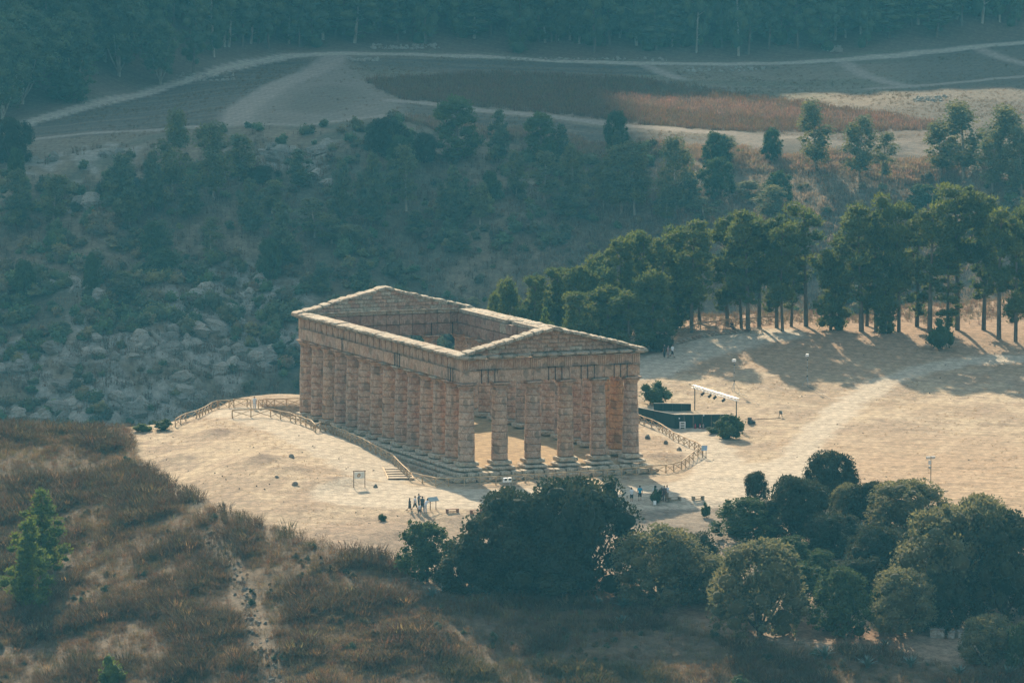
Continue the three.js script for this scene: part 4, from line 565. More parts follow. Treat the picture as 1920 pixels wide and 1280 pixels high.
// foliage: lobes are [x, y, z, rx, ry, rz]; leaves lie through the outer part of every lobe
function foliage(r, lobes, { n, size, aspect = 0.5, shell = 0.62, fill = 0.6, up = 0, hang = 0, tint = [[1, 1, 1]], vary = 0.35 }) {
  const S = new Soup();
  for (const [x, y, z, rx, ry, rz] of lobes) {
    const tone = tint[Math.floor(r() * tint.length)], m = Math.round(n * (rx * ry + rz * ry + rx * rz) / 3);
    for (let i = 0; i < m; i++) {
      const d = unit(r); if (d[1] < -0.55 && r() < 0.7) d[1] = -d[1];
      const q = shell + (1.08 - shell) * Math.sqrt(r()), o = [x + d[0] * rx * q, y + d[1] * ry * q, z + d[2] * rz * q];
      let ax = nrm([d[0] * 0.6 + (r() - 0.5) * 1.6, d[1] * 0.6 + (r() - 0.5) * 1.6 + up - hang, d[2] * 0.6 + (r() - 0.5) * 1.6]), s = nrm(cross(ax, unit(r)));
      const L = size * (0.6 + 0.8 * r()), k = 1 - vary / 2 + vary * r();
      S.quad(o, [ax[0] * L / 2, ax[1] * L / 2, ax[2] * L / 2], [s[0] * L * aspect / 2, s[1] * L * aspect / 2, s[2] * L * aspect / 2], [tone[0] * k, tone[1] * k, tone[2] * k]);
    }
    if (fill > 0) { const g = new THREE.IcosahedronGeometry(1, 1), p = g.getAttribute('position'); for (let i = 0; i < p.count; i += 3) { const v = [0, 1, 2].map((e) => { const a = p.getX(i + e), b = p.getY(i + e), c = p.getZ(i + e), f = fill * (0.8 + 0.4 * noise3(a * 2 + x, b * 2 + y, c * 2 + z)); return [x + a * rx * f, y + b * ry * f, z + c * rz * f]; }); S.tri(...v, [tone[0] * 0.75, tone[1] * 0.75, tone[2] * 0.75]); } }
  }
  return S.geo();
}
function limb(pts, r0, r1, seg = 7) {
  const curve = new THREE.CatmullRomCurve3(pts.map((p) => new THREE.Vector3(...p))), n = Math.max(4, pts.length * 3), g = new THREE.TubeGeometry(curve, n, 1, seg), p = g.getAttribute('position');
  for (let i = 0; i <= n; i++) { const c = curve.getPointAt(i / n), q = r0 + (r1 - r0) * i / n; for (let j = 0; j <= seg; j++) { const k = i * (seg + 1) + j; p.setXYZ(k, c.x + (p.getX(k) - c.x) * q, c.y + (p.getY(k) - c.y) * q, c.z + (p.getZ(k) - c.z) * q); } }
  g.computeVertexNormals(); return g;
}
const barkTex = tex(128, (u, v) => { const a = fbm(u * 12, v * 4, 4, 4, 101); const g = 0.65 + 0.6 * (a - 0.5); return [g, g * 0.97, g * 0.93]; });
const bark = (c) => std(c.map((q) => q * 1.6), { map: barkTex });
const BARKD = bark([0.10, 0.08, 0.065]), BARKP = bark([0.42, 0.38, 0.32]), BARKG = bark([0.17, 0.14, 0.115]);
const LEAF = { oak: leafMat([0.042, 0.050, 0.026]), olive: leafMat([0.150, 0.148, 0.074], 0.5), mid: leafMat([0.060, 0.088, 0.034]), pine: leafMat([0.100, 0.122, 0.035], 0.5), euc: leafMat([0.14, 0.145, 0.065], 0.45), slope: leafMat([0.105, 0.125, 0.075]), fresh: leafMat([0.105, 0.145, 0.028], 0.5), wood: leafMat([0.088, 0.118, 0.058]) };
// prototypes: {trunk, crown, h, w} at natural size
function oakShape(seed, W_, H_, low = 0.0, n = 85, size = 0.34, belly = 0.32) {
  const r = mulberry(seed), L = [], RX = W_ / 2, prof = (k) => k < belly ? 0.72 + 0.28 * Math.sin(Math.PI / 2 * k / belly) : Math.sqrt(Math.max(0, 1 - Math.pow((k - belly) / (1 - belly), 2.1)));
  const wob = [r() * 6, r() * 6, r() * 6];
  for (let i = 0; i < 78; i++) { const k = Math.pow((i + 0.5) / 78, 0.9), a = i * 2.399 + r() * 0.7, b = W_ * (0.05 + 0.10 * r()), ww = 1 + 0.13 * Math.sin(a * 2 + wob[0] + k) + 0.11 * Math.sin(a * 3 + wob[1] + k * 3) + 0.10 * Math.sin(k * 9 + wob[2] + a), q = Math.max(0, prof(k) * RX * ww - b * 0.85) * (r() < 0.8 ? 1 : 0.7); if (r() < 0.05) continue; L.push([Math.cos(a) * q, H_ * (low + (1 - low) * k) - (k > 0.9 ? b * 0.8 : 0), Math.sin(a) * q, b * 1.05, b * 0.85, b * 1.05]); }
  L.push([0, H_ * (low + (1 - low) * 0.42), 0, RX * 0.66, H_ * (1 - low) * 0.40, RX * 0.66]);
  const trunk = mergeGeometries([limb([[0, -0.5, 0], [0.1, H_ * 0.15, 0], [0, H_ * 0.45, 0.1]], W_ * 0.032, W_ * 0.018), ...[0, 1, 2, 3, 4].map((k) => { const a = k * 1.256 + r(), l = RX * 0.55; return limb([[0, H_ * 0.03, 0], [Math.cos(a) * l * 0.5, H_ * 0.2, Math.sin(a) * l * 0.5], [Math.cos(a) * l, H_ * 0.45, Math.sin(a) * l]], W_ * 0.014, W_ * 0.006, 6); })]);
  return { trunk, crown: foliage(r, L, { n, size, aspect: 0.62, shell: 0.64, fill: 0.57, tint: [[1, 1, 1], [0.86, 0.9, 0.85], [1.18, 1.14, 0.98], [1.08, 1.0, 0.9]] }), h: H_, w: W_ };
}
function pineShape(seed, { h = 18, base = 0.3, wide = 3.4, n = 30, flat = 0.62, lean = 0.5, dens = 62, peak = 0.55, ragged = 0.62 }) {
  const r = mulberry(seed), L = [], limbs = [], bend = (y) => [lean * Math.pow(y / h, 1.5) * 1.5, y, lean * 0.6 * Math.sin(y / h * 2.5)], wob = r() * 6;
  for (let i = 0; i < n; i++) {
    const k = (i + 0.4) / n, y = h * (base + (0.93 - base) * k), env = wide * (k < peak ? 0.5 + 0.5 * Math.sin(Math.PI / 2 * k / peak) : Math.pow(Math.max(0, 1 - Math.pow((k - peak) / (1.04 - peak), 2)), 0.6)), a = i * 2.399 + r() * 1.2, q = env * (1 - ragged * r()) * (0.85 + 0.25 * Math.sin(a * 2 + wob)), c = bend(y), s = (0.7 + 0.95 * r()) * (0.75 + 0.25 * env / wide) * wide / 3.45;
    if (r() < 0.2 && k < 0.75) continue;
    L.push([c[0] + Math.cos(a) * q, y + (r() - 0.5) * 2.2, c[2] + Math.sin(a) * q, s * 1.15, s * flat * 1.25, s * 1.15]);
    if (r() < 0.7) L.push([c[0] + Math.cos(a + 0.5) * q * 1.12, y + 0.3 + (r() - 0.5), c[2] + Math.sin(a + 0.5) * q * 1.12, s * 0.6, s * flat * 0.75, s * 0.6]);
    if (q > 0.8) limbs.push(limb([[c[0] * 0.98, y - q * 0.35, c[2]], [c[0] + Math.cos(a) * q * 0.55, y - q * 0.1, c[2] + Math.sin(a) * q * 0.55], [c[0] + Math.cos(a) * q, y, c[2] + Math.sin(a) * q]], 0.085, 0.03, 5));
  }
  const trunk = mergeGeometries([limb([0, 0.2, 0.45, 0.7, 0.93].map((k) => { const b = bend(h * k); if (k === 0) b[1] = -0.6; return b; }), 0.34, 0.07, 8), ...limbs]);
  return { trunk, crown: foliage(r, L, { n: dens, size: 0.6, aspect: 0.32, shell: 0.45, fill: 0.6, up: 0.55, tint: [[1, 1, 1], [0.85, 0.92, 0.9], [1.2, 1.15, 0.9]] }), h, w: wide * 2.15 };
}
function eucShape(seed, h = 15, wide = 2.6, n = 20) {
  const r = mulberry(seed), L = [], limbs = [], lean = (r() - 0.5) * 1.6;
  for (let i = 0; i < n; i++) { const k = i / (n - 1), y = h * (0.20 + 0.76 * k), q = wide * (0.2 + 0.8 * r()) * Math.sin(Math.PI * (0.16 + 0.74 * k)), a = r() * 6.28, s = 0.75 + 0.85 * r(), cx = lean * k; L.push([cx + Math.cos(a) * q, y, Math.sin(a) * q, s, s * 1.0, s]); if (i % 2) limbs.push(limb([[lean * k * 0.9, y - q * 0.9, 0], [cx + Math.cos(a) * q * 0.5, y - q * 0.3, Math.sin(a) * q * 0.5], [cx + Math.cos(a) * q, y, Math.sin(a) * q]], 0.07, 0.02, 5)); }
  const trunk = mergeGeometries([limb([[0, -0.6, 0], [lean * 0.1, h * 0.3, 0.1], [lean * 0.5, h * 0.6, -0.1], [lean, h * 0.92, 0]], 0.22, 0.05, 7), ...limbs]);
  return { trunk, crown: foliage(r, L, { n: 70, size: 0.52, aspect: 0.4, shell: 0.3, fill: 0.38, hang: 0.4, tint: [[1, 1, 1], [0.9, 0.95, 0.95], [1.25, 1.15, 0.85]] }), h, w: wide * 2 };
}
function coneShape(seed, h = 12, wide = 2.6, dens = 70, size = 0.5, base = 0.05, sharp = 1) {
  const r = mulberry(seed), L = [], n = 74, w1 = r() * 6;
  for (let i = 0; i < n; i++) { const k = Math.pow(i / (n - 1), 0.92), y = h * (base + (0.96 - base) * k), a = i * 2.399 + r(), env = wide * Math.pow(1 - k * 0.97, 0.62 * sharp) * (k < 0.15 ? 0.7 + k * 2 : 1) * (1 + 0.22 * Math.sin(a * 2 + w1 + k * 4) + 0.15 * Math.sin(k * 14 + a)), q = env * (0.35 + 0.7 * r()), s = wide * (0.20 + 0.24 * r()) * (1 - 0.5 * k); L.push([Math.cos(a) * q, y + q * 0.22 + (r() - 0.5) * 0.6, Math.sin(a) * q, s, s * 0.95, s]); }
  for (let k = 0; k < 5; k++) { const y = h * (base + 0.12 + k * 0.14); const q = wide * (0.5 - k * 0.085); L.push([0, y, 0, q, h * 0.1, q]); }
  return { trunk: limb([[0, -0.5, 0], [0, h * 0.5, 0], [0, h * 0.95, 0]], 0.02 * h, 0.03, 7), crown: foliage(r, L, { n: dens, size, aspect: 0.32, shell: 0.4, fill: 0.55, up: 0.7, tint: [[1, 1, 1], [0.8, 0.9, 0.9], [1.25, 1.15, 0.85]] }), h, w: wide * 2.1 };
}
function shrubShape(seed, w = 3, h = 2.2, n = 130, size = 0.22, nl = 12) {
  const r = mulberry(seed), L = [];
  for (let i = 0; i < nl; i++) { const d = unit(r), b = w * (0.13 + 0.08 * r()); L.push([d[0] * w * 0.34, d[1] < 0 ? h * (0.12 + 0.2 * (1 + d[1])) : h * (0.3 + 0.5 * d[1]), d[2] * w * 0.34, b, b * 0.85, b]); }
  L.push([0, h * 0.38, 0, w * 0.38, h * 0.44, w * 0.38]);
  return { trunk: limb([[0, -0.3, 0], [0.05, h * 0.3, 0], [0, h * 0.6, 0]], 0.07, 0.03, 5), crown: foliage(r, L, { n, size, aspect: 0.5, shell: 0.6, fill: 0.7, tint: [[1, 1, 1], [0.85, 0.9, 0.85], [1.2, 1.15, 0.95]] }), h, w };
}
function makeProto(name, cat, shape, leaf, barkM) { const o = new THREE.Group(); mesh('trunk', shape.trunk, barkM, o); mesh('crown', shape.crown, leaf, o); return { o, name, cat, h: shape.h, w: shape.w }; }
const P = {
  oak: [1, 2, 3, 4].map((k) => makeProto('evergreen_tree', 'tree', oakShape(300 + k, 12.5, 9.5, 0.02, 80, 0.36), LEAF.oak, BARKD)),
  olive: [1, 2, 3].map((k) => makeProto('olive_tree', 'tree', oakShape(330 + k, 10, 8.5, 0.04, 92, 0.30), LEAF.olive, BARKD)),
  mid: [1, 2].map((k) => makeProto('leafy_tree', 'tree', oakShape(350 + k, 8, 7.5, 0.05, 92, 0.32), LEAF.mid, BARKD)),
  pine: [1, 2, 3, 4, 5, 6].map((k) => makeProto('pine_tree', 'pine', pineShape(400 + k, { h: 18, base: [0.20, 0.30, 0.15, 0.26, 0.36, 0.11][k - 1], wide: [3.3, 3.0, 3.6, 3.9, 3.2, 2.9][k - 1], n: [32, 26, 38, 34, 26, 36][k - 1], lean: [0.4, -0.5, 0.2, 0.8, -0.3, 0.1][k - 1], peak: [0.6, 0.5, 0.62, 0.7, 0.65, 0.45][k - 1] }), LEAF.pine, BARKG)),
  flat: [1, 2].map((k) => makeProto('pine_tree', 'pine', pineShape(440 + k, { h: 20, base: 0.42, wide: 4.6, n: 36, flat: 0.55, lean: 0.4, peak: 0.72 }), LEAF.pine, BARKG)),
  lowpine: [1, 2].map((k) => makeProto('pine_tree', 'pine', pineShape(460 + k, { h: 15, base: 0.04, wide: 3.4, n: 44, flat: 0.8, lean: 0.1, peak: 0.3, ragged: 0.35 }), LEAF.pine, BARKG)),
  euc: [1, 2, 3, 4].map((k) => makeProto('eucalyptus_tree', 'eucalyptus', eucShape(500 + k, 15, [2.6, 2.2, 3.0, 2.0][k - 1], [34, 28, 40, 24][k - 1]), LEAF.euc, BARKP)),
  cone: [1, 2].map((k) => makeProto('young_pine', 'pine', coneShape(550 + k, 12, 2.9, 120, 0.42, 0.02, 0.95), LEAF.fresh, BARKG)),
  spruce: [1, 2, 3].map((k) => makeProto('slope_pine', 'pine', coneShape(580 + k, 13, 3.4, 42, 0.62, 0.1, 0.8), LEAF.slope, BARKG)),
  wood: [1, 2, 3].map((k) => makeProto('forest_tree', 'tree', pineShape(600 + k, { h: 22, base: [0.12, 0.18, 0.06][k - 1], wide: [4.4, 3.6, 5.0][k - 1], n: 40, flat: 1.0, dens: 22, lean: [0.9, -0.7, 0.3][k - 1], peak: 0.6 }), LEAF.wood, k === 1 ? BARKP : BARKG)),
  bigeuc: [1, 2].map((k) => makeProto('eucalyptus_tree', 'eucalyptus', oakShape(650 + k, 15, 24, 0.16, 24, 0.62, 0.5), LEAF.wood, BARKP)),
  bush: [1, 2, 3].map((k) => makeProto('bush', 'bush', shrubShape(700 + k), LEAF.mid, BARKD)),
  freshbush: [1].map((k) => makeProto('bush', 'bush', shrubShape(720 + k), LEAF.fresh, BARKD)),
  greybush: [1, 2].map((k) => makeProto('bush', 'bush', shrubShape(730 + k, 3, 2.2, 120, 0.25), LEAF.oak, BARKD)),
};
const ord = (n) => n + (n % 100 > 10 && n % 100 < 14 ? 'th' : ['th', 'st', 'nd', 'rd'][n % 10] ?? 'th');
function plant(list, p, h, w, label, { name, group, cat, turn } = {}) {
  const q = Array.isArray(list) ? list[Math.floor(rnd() * list.length)] : list, o = q.o.clone(); o.name = numbered(name ?? q.name); o.position.copy(p); o.rotation.y = turn ?? R(0, 6.28); const sw = w / q.w, sh = h / q.h; o.scale.set(sw, sh, sw); scene.add(o); return tag(o, label, cat ?? q.cat, group);
}
function byBase(list, u, vb, vt, wpx, label, opt) { const p = at(u, vb); return plant(list, p, (vb - vt) * mpp(p.t) * 1.01, wpx * mpp(p.t), label, opt); }
function byDist(list, u, t, vt, wpx, label, opt) { const d = rayAt(u, vt), top = CAM.y + d.y * t, x = CAM.x + d.x * t, z = CAM.z + d.z * t, y = H(x, z); return plant(list, new THREE.Vector3(x, y, z), Math.max(1, top - y), wpx * mpp(t), label, opt); }

// big dark trees below the temple
[['oak', 1080, 1102, 893, 235, 'broadest and tallest of the dark evergreen trees below the temple steps'], ['oak', 955, 1105, 915, 215, 'dark rounded tree left of the tallest evergreen below the temple'], ['oak', 1010, 1112, 985, 200, 'low dark evergreen between the two biggest crowns'], ['mid', 800, 1090, 978, 110, 'small leafy tree at the left end of the dark clump'], ['oak', 880, 1112, 1015, 130, 'low dark evergreen above the grey marker post'],
  ['olive', 1245, 1135, 985, 190, 'shaded olive tree right of the tallest dark evergreen'], ['olive', 1425, 1190, 1008, 205, 'large pale olive tree at the front of the grove'], ['mid', 1580, 1190, 1062, 125, 'green tree between the two pale olives at the front'], ['olive', 1690, 1190, 1065, 145, 'pale olive beside the concrete box'], ['olive', 1880, 1240, 925, 10, ''],
  ['olive', 1700, 1010, 898, 175, 'greyish green crown at the meadow edge left of the huge tree'], ['oak', 1560, 945, 845, 105, 'round dark tree alone against the pale meadow'], ['oak', 1490, 1012, 893, 140, 'dark tree in front of the round one'], ['olive', 1588, 985, 905, 66, 'small greyish tree between the dark ones'], ['oak', 1632, 990, 903, 90, 'dark tree behind the small greyish one'], ['mid', 1402, 1012, 932, 135, 'bushy green tree right of the benches'], ['oak', 1418, 937, 884, 48, 'small dark tree over the white barrier'],
  ['olive', 1850, 1248, 1150, 118, 'pale olive in the lower right corner'], ['mid', 1540, 1092, 1030, 75, 'small green tree behind the large pale olive'], ['oak', 1290, 1100, 1000, 120, 'dark tree between the shaded olive and the pale olive'], ['mid', 1915, 1255, 1165, 60, 'green tree cut by the right edge at the bottom'],
].forEach(([k, u, vb, vt, w, l]) => { if (l) byBase(P[k], u, vb, vt, w, l); });
byBase(P.olive, 1775, 1150, 945, 220, 'huge many domed tree at the right, left half'); byBase(P.oak, 1885, 1160, 955, 200, 'huge dark tree at the right edge of the grove'); byBase(P.olive, 1840, 1100, 925, 180, 'high domed crown behind the huge trees at the right'); byBase(P.oak, 1640, 1085, 985, 130, 'dark low tree over the round stone slab'); byBase(P.mid, 1480, 1075, 1005, 100, 'shaded green tree in the middle of the grove'); byBase(P.oak, 1760, 1180, 1075, 110, 'dark tree behind the concrete box'); byBase(P.olive, 1338, 1132, 1040, 120, 'shaded tree filling the gap left of the large pale olive'); byBase(P.mid, 1500, 1135, 1055, 110, 'shaded green tree right behind the large pale olive'); byBase(P.oak, 1615, 1130, 1045, 100, 'dark tree behind the green tree of the front row'); byBase(P.oak, 1560, 1040, 960, 110, 'dark low tree between the round dark tree and the grove');
// bushes
[['bush', 1226, 757, 712, 72, 'round green bush behind the dark screen beside the temple corner'], ['bush', 1368, 822, 772, 66, 'green bush at the right end of the dark screen'], ['bush', 1338, 812, 798, 36, 'low fringe of the bush before the dark screen'], ['greybush', 1240, 660, 624, 52, 'dark bush beside the far strollers'], ['bush', 1232, 945, 912, 28, 'small bush growing on the terrace edge before the family'], ['freshbush', 208, 1285, 1225, 66, 'bright green young pine bush at the bottom edge'], ['bush', 1387, 1300, 1262, 52, 'dark green bush cut by the bottom edge'], ['freshbush', 267, 809, 792, 42, 'low bright green shrub at the cliff edge'], ['bush', 306, 806, 783, 44, 'round dark shrub at the cliff edge by the leftmost fence'], ['bush', 716, 977, 962, 24, 'tiny green bush on the bare bank left of the visitors'], ['bush', 1324, 970, 938, 20, 'slim young pine on the shaded bank below the benches'], ['freshbush', 768, 981, 972, 9, 'tiny green weed on the bank below the visitors'], ['bush', 1765, 655, 590, 55, 'leafy bush at the foot of the tallest pine'], ['mid', 842, 668, 612, 36, '']].forEach(([k, u, vb, vt, w, l]) => { if (l) byBase(P[k], u, vb, vt, w, l); });
// left young pines
byBase(P.cone[0], 52, 1140, 972, 100, 'front of the two bright green young pines on the grass slope', { turn: 0.5 }); byBase(P.cone[1], 78, 1075, 915, 108, 'back one of the two young pines on the grass slope', { turn: 2.1 });
// the row of pines behind the meadow
[[0, 1297, 623, 415, 90, 'first pine of the row above the dry stone bank'], [1, 1312, 606, 430, 70, 'slender pine just behind the first of the row'], [2, 1364, 611, 396, 92, 'pine behind the bench with the seated person'], [0, 1403, 622, 397, 96, 'pine with the stout trunk left of the empty bench'], [4, 1424, 616, 405, 85, 'pine directly behind the empty bench'], [2, 1457, 615, 397, 90, 'pine just right of the empty bench'], [3, 1468, 621, 412, 80, 'forward standing pine right of the empty bench'], [1, 1484, 612, 470, 60, 'short thin pine in the gap right of the benches'], [4, 1512, 612, 382, 95, 'leaning pine with a tall narrow crown'], [5, 1575, 618, 430, 80, 'pine just right of the low bushy one'], [0, 1616, 621, 386, 110, 'pine in the middle of the row with a wide square crown'], [2, 1643, 621, 388, 92, 'pine right of the wide square crowned one'], [1, 1669, 617, 440, 72, 'thin pine between two stouter trunks at mid row'], [3, 1686, 622, 360, 98, 'tall pine with a pointed top right of mid row'], [4, 1744, 624, 380, 105, 'pine with a long bare trunk left of the tallest'], [5, 1777, 627, 470, 70, 'small pine leaning against the tallest one'], [4, 1874, 635, 390, 95, 'pine with a long trunk second from the right edge'], [2, 1905, 640, 402, 92, 'pine at the right edge of the row'], [0, 1845, 618, 372, 100, 'pine standing behind the gap right of the tallest'], [3, 1391, 616, 410, 80, 'thin trunked pine right of the occupied bench'], [5, 1720, 612, 400, 80, 'pine filling the row left of the long bare trunk'], [1, 1626, 611, 405, 70, 'pine standing behind the wide square crowned one'], [3, 1930, 632, 365, 90, 'pine cut by the right edge']].forEach(([k, u, vb, vt, w, l]) => byBase(P.pine[k], u, vb, vt, w, l));
byBase(P.flat[0], 1796, 619, 344, 150, 'tallest pine of the row with a spreading umbrella crown'); byBase(P.lowpine[0], 1558, 619, 470, 70, 'bushy pine with branches down to the ground'); byBase(P.lowpine[1], 1660, 625, 520, 60, 'low dark pine in front of the row');
[[948, 757, 514, 62, 'pine whose tip rises first behind the temple roof', 'lowpine'], [925, 750, 545, 40, 'smallest pine showing above the far long cornice', 'lowpine'], [1003, 752, 515, 66, 'second rounded pine above the long cornice', 'lowpine'], [1045, 755, 500, 72, 'third rounded pine above the long cornice', 'lowpine'], [1085, 752, 492, 75, 'broad pine above the front pediment peak', 'lowpine'], [1118, 757, 468, 80, 'pine rising over the right rake of the pediment', 'lowpine'], [1165, 752, 440, 95, 'big dense pine above the right rake of the pediment', 'lowpine'], [1205, 756, 430, 92, 'dense pine above the right end of the pediment', 'lowpine'], [1240, 752, 436, 80, 'dark pine left of the first trunk of the row', 'pine'], [1270, 757, 420, 88, 'dense pine over the dark bush beside the strollers', 'lowpine'], [1225, 742, 500, 80, 'lower dark pine close behind the cornice corner', 'lowpine'], [1140, 742, 530, 80, 'low pine close behind the right rake', 'lowpine'], [1180, 740, 540, 85, 'low dark pine nearest the right end of the pediment', 'lowpine'], [1022, 735, 575, 40, 'yellowish young pine just above the pediment peak', 'cone'], [1085, 740, 545, 80, 'low pine behind the pediment', 'lowpine']].forEach(([u, t, vt, w, l, k]) => byDist(P[k], u, t, vt, w, l));

// trees of the opposite slope, one by one
[['lowpine', 857, 300, 175, 88, 'big rounded pine standing highest above the temple'], ['spruce', 935, 305, 207, 58, 'hazy pine right of the big rounded one'], ['lowpine', 1015, 305, 207, 68, 'rounded pine at the field edge left of the sunlit verge'], ['spruce', 1052, 308, 232, 50, 'smaller pine against the start of the sunlit verge'], ['oak', 722, 290, 220, 78, 'dark round tree at the field edge left of the big pine'], ['mid', 752, 320, 254, 58, 'hazy tree below the dark round one'], ['oak', 795, 305, 250, 60, 'low dark tree left of the big rounded pine'],
  ['euc', 322, 372, 212, 62, 'eucalyptus with a long white trunk on the hazy slope'], ['euc', 400, 375, 235, 70, 'hazy eucalyptus right of the white trunked one'], ['euc', 762, 395, 275, 46, 'slim eucalyptus below the dark round tree'], ['euc', 900, 420, 345, 42, 'small pale trunked eucalyptus at the middle of the slope'], ['euc', 968, 372, 285, 44, 'yellowish eucalyptus with light tips left of centre slope'], ['euc', 1022, 380, 285, 52, 'eucalyptus with dry golden tips'], ['euc', 1075, 385, 275, 50, 'eucalyptus right of the golden tipped one'], ['euc', 1165, 400, 275, 72, 'eucalyptus in dappled light at the slope centre'], ['euc', 1190, 402, 270, 70, 'eucalyptus leaning beside the dappled one'], ['euc', 1265, 412, 262, 70, 'tall eucalyptus left of the sunlit brush'], ['euc', 1360, 310, 258, 52, 'small eucalyptus on the sunlit verge'], ['euc', 1250, 420, 355, 38, 'pale stemmed small eucalyptus over the pine tops'], ['euc', 1132, 390, 300, 50, 'thin eucalyptus left of the dappled pair'],
  ['euc', 1530, 322, 193, 66, 'dense narrow eucalyptus against the stubble strip'], ['euc', 1612, 340, 222, 72, 'open crowned eucalyptus right of the narrow one'], ['euc', 1655, 345, 250, 42, 'thin see-through eucalyptus over the verge'], ['euc', 1765, 330, 232, 62, 'leaning eucalyptus left of the broad one'], ['euc', 1808, 335, 197, 92, 'broad eucalyptus near the right edge'], ['euc', 1895, 345, 204, 88, 'large eucalyptus at the right edge'], ['euc', 1862, 360, 250, 60, 'thin eucalyptus between the two big ones at the right'], ['euc', 1915, 375, 240, 70, 'eucalyptus cut by the right edge on the far slope'], ['mid', 1345, 372, 295, 70, 'bushy tree below the small verge eucalyptus'], ['mid', 1460, 385, 320, 56, 'bushy tree in the sunlit brush'], ['euc', 1445, 415, 350, 50, 'pale small tree just above the pine row'], ['mid', 1735, 395, 345, 70, 'low bushy tree right of the sunlit brush'], ['euc', 1320, 425, 372, 45, 'yellow tipped sapling over the pine tops'],
  ['spruce', 228, 412, 290, 92, 'broad hazy pine on the left slope'], ['spruce', 285, 400, 285, 60, 'dark pine behind the broad hazy one'], ['spruce', 700, 425, 288, 76, 'hazy pine above the temple back pediment'], ['spruce', 640, 420, 300, 62, 'pine right of the big pale boulder'], ['spruce', 850, 430, 312, 74, 'hazy pine straight below the big rounded one'], ['spruce', 530, 500, 380, 82, 'large dark pine half way down the left slope'], ['spruce', 470, 440, 335, 66, 'pine left of the large half way one'], ['spruce', 780, 440, 395, 60, 'low pine above the back pediment'], ['spruce', 30, 430, 318, 85, 'hazy pine at the left edge of the slope'], ['euc', 590, 445, 375, 52, 'hazy eucalyptus below the big pale boulder'], ['euc', 510, 400, 340, 45, 'eucalyptus with yellow tips left of the boulder'], ['spruce', 560, 350, 280, 60, 'pine left of the big pale boulder'], ['euc', 450, 345, 255, 50, 'eucalyptus at the field edge left of centre'], ['oak', 490, 345, 310, 60, 'dark low tree below the field edge'], ['oak', 20, 305, 220, 85, 'dark round tree at the left edge below the field'], ['euc', 100, 420, 330, 60, 'hazy tree left of the pale boulder']].forEach(([k, u, vb, vt, w, l]) => byBase(P[k], u, vb, vt, w, l));
const loose = { spruce: [], mid: [], euc: [] };
for (let i = 0; i < 46; i++) { const u = R(-20, 1500), v = 330 + 260 * Math.pow(rnd(), 1.2) - (u > 1000 ? 60 : 0); if (v > 560 || (u > 1000 && v > 430)) continue; const k = rnd() < 0.45 ? 'spruce' : rnd() < 0.6 ? 'mid' : 'euc'; loose[k].push([u, byBase(P[k], u, v, v - R(38, 85), R(34, 62), null)]); }
for (const [k, what] of [['spruce', 'small hazy pines'], ['mid', 'small hazy bushy trees'], ['euc', 'small hazy eucalyptus trees']]) loose[k].sort((a, b) => a[0] - b[0]).forEach(([, o], i) => tag(o, `${ord(i + 1)} from the left of the ${what} scattered on the ravine side`, null, what + ' scattered on the ravine side'));

// the far wood
[['bigeuc', 222, 142, -30, 120, 'tall hazy eucalyptus with a forked pale trunk at upper left'], ['bigeuc', 40, 195, 10, 150, 'huge hazy eucalyptus in the upper left corner'], ['bigeuc', 5, 225, 40, 110, 'eucalyptus with a pale foot at the left edge'], ['bigeuc', 130, 180, 20, 110, 'broad hazy tree between the two tall eucalyptus'], ['bigeuc', 300, 158, 35, 80, 'hazy tree right of the forked eucalyptus'], ['wood', 362, 140, -10, 62, 'narrow pale green columnar tree in the far wood'], ['mid', 130, 190, 130, 80, 'low hazy bush tree at the edge of the far wood']].forEach(([k, u, vb, vt, w, l]) => byBase(P[k], u, vb, vt, w, l));
for (let u = 395, i = 0; u < 1960; u += R(14, 48), i++) { const t = roadT((u - 960) / FOC) + R(6, 20); byDist(P.wood, u, t, 10 - R(0, 130), R(58, 100), `${ord(i + 1)} tall tree from the left along the front of the far wood`, { group: 'front row of the far wood' }); }
{
  const n = 1500, spots = [];
  for (let i = 0; i < n; i++) { const a = R(-0.112, 0.112), t = roadT(a) + 16 + Math.pow(rnd(), 1.3) * 230; if (a < -0.058 && t < roadT(a) + 24) continue; spots.push([a * t, t]); }
  [0, 1, 2].forEach((k) => { const q = P.wood[k], g0 = q.o.children[0].geometry, list = spots.filter((_, i) => i % 3 === k);
    const crown = new THREE.InstancedMesh(q.o.children[1].geometry, LEAF.wood, list.length), m = new THREE.Matrix4(), qd = new THREE.Quaternion(), c = new THREE.Color();
    const stem = new THREE.InstancedMesh(g0, k === 0 ? BARKP : BARKG, list.length);
    list.forEach(([s, t], i) => { const [x, z] = toXZ(s, t), f = R(0.85, 1.25); m.compose(new THREE.Vector3(x, H(x, z), z), qd.setFromAxisAngle(UP, R(0, 6.28)), new THREE.Vector3(f, f * R(0.9, 1.15), f)); crown.setMatrixAt(i, m); stem.setMatrixAt(i, m); const e = R(0.75, 1.2); crown.setColorAt(i, c.setRGB(e * R(0.9, 1.1), e, e * 0.95)); });
    crown.name = numbered('far_wood'); tag(crown, 'dense dark wood filling the hillside beyond the far road', 'wood', null, 'stuff'); stem.name = numbered('wood_trunks'); tag(stem, 'trunks of the dense wood beyond the far road', 'wood', null, 'stuff'); scene.add(crown, stem); });
}
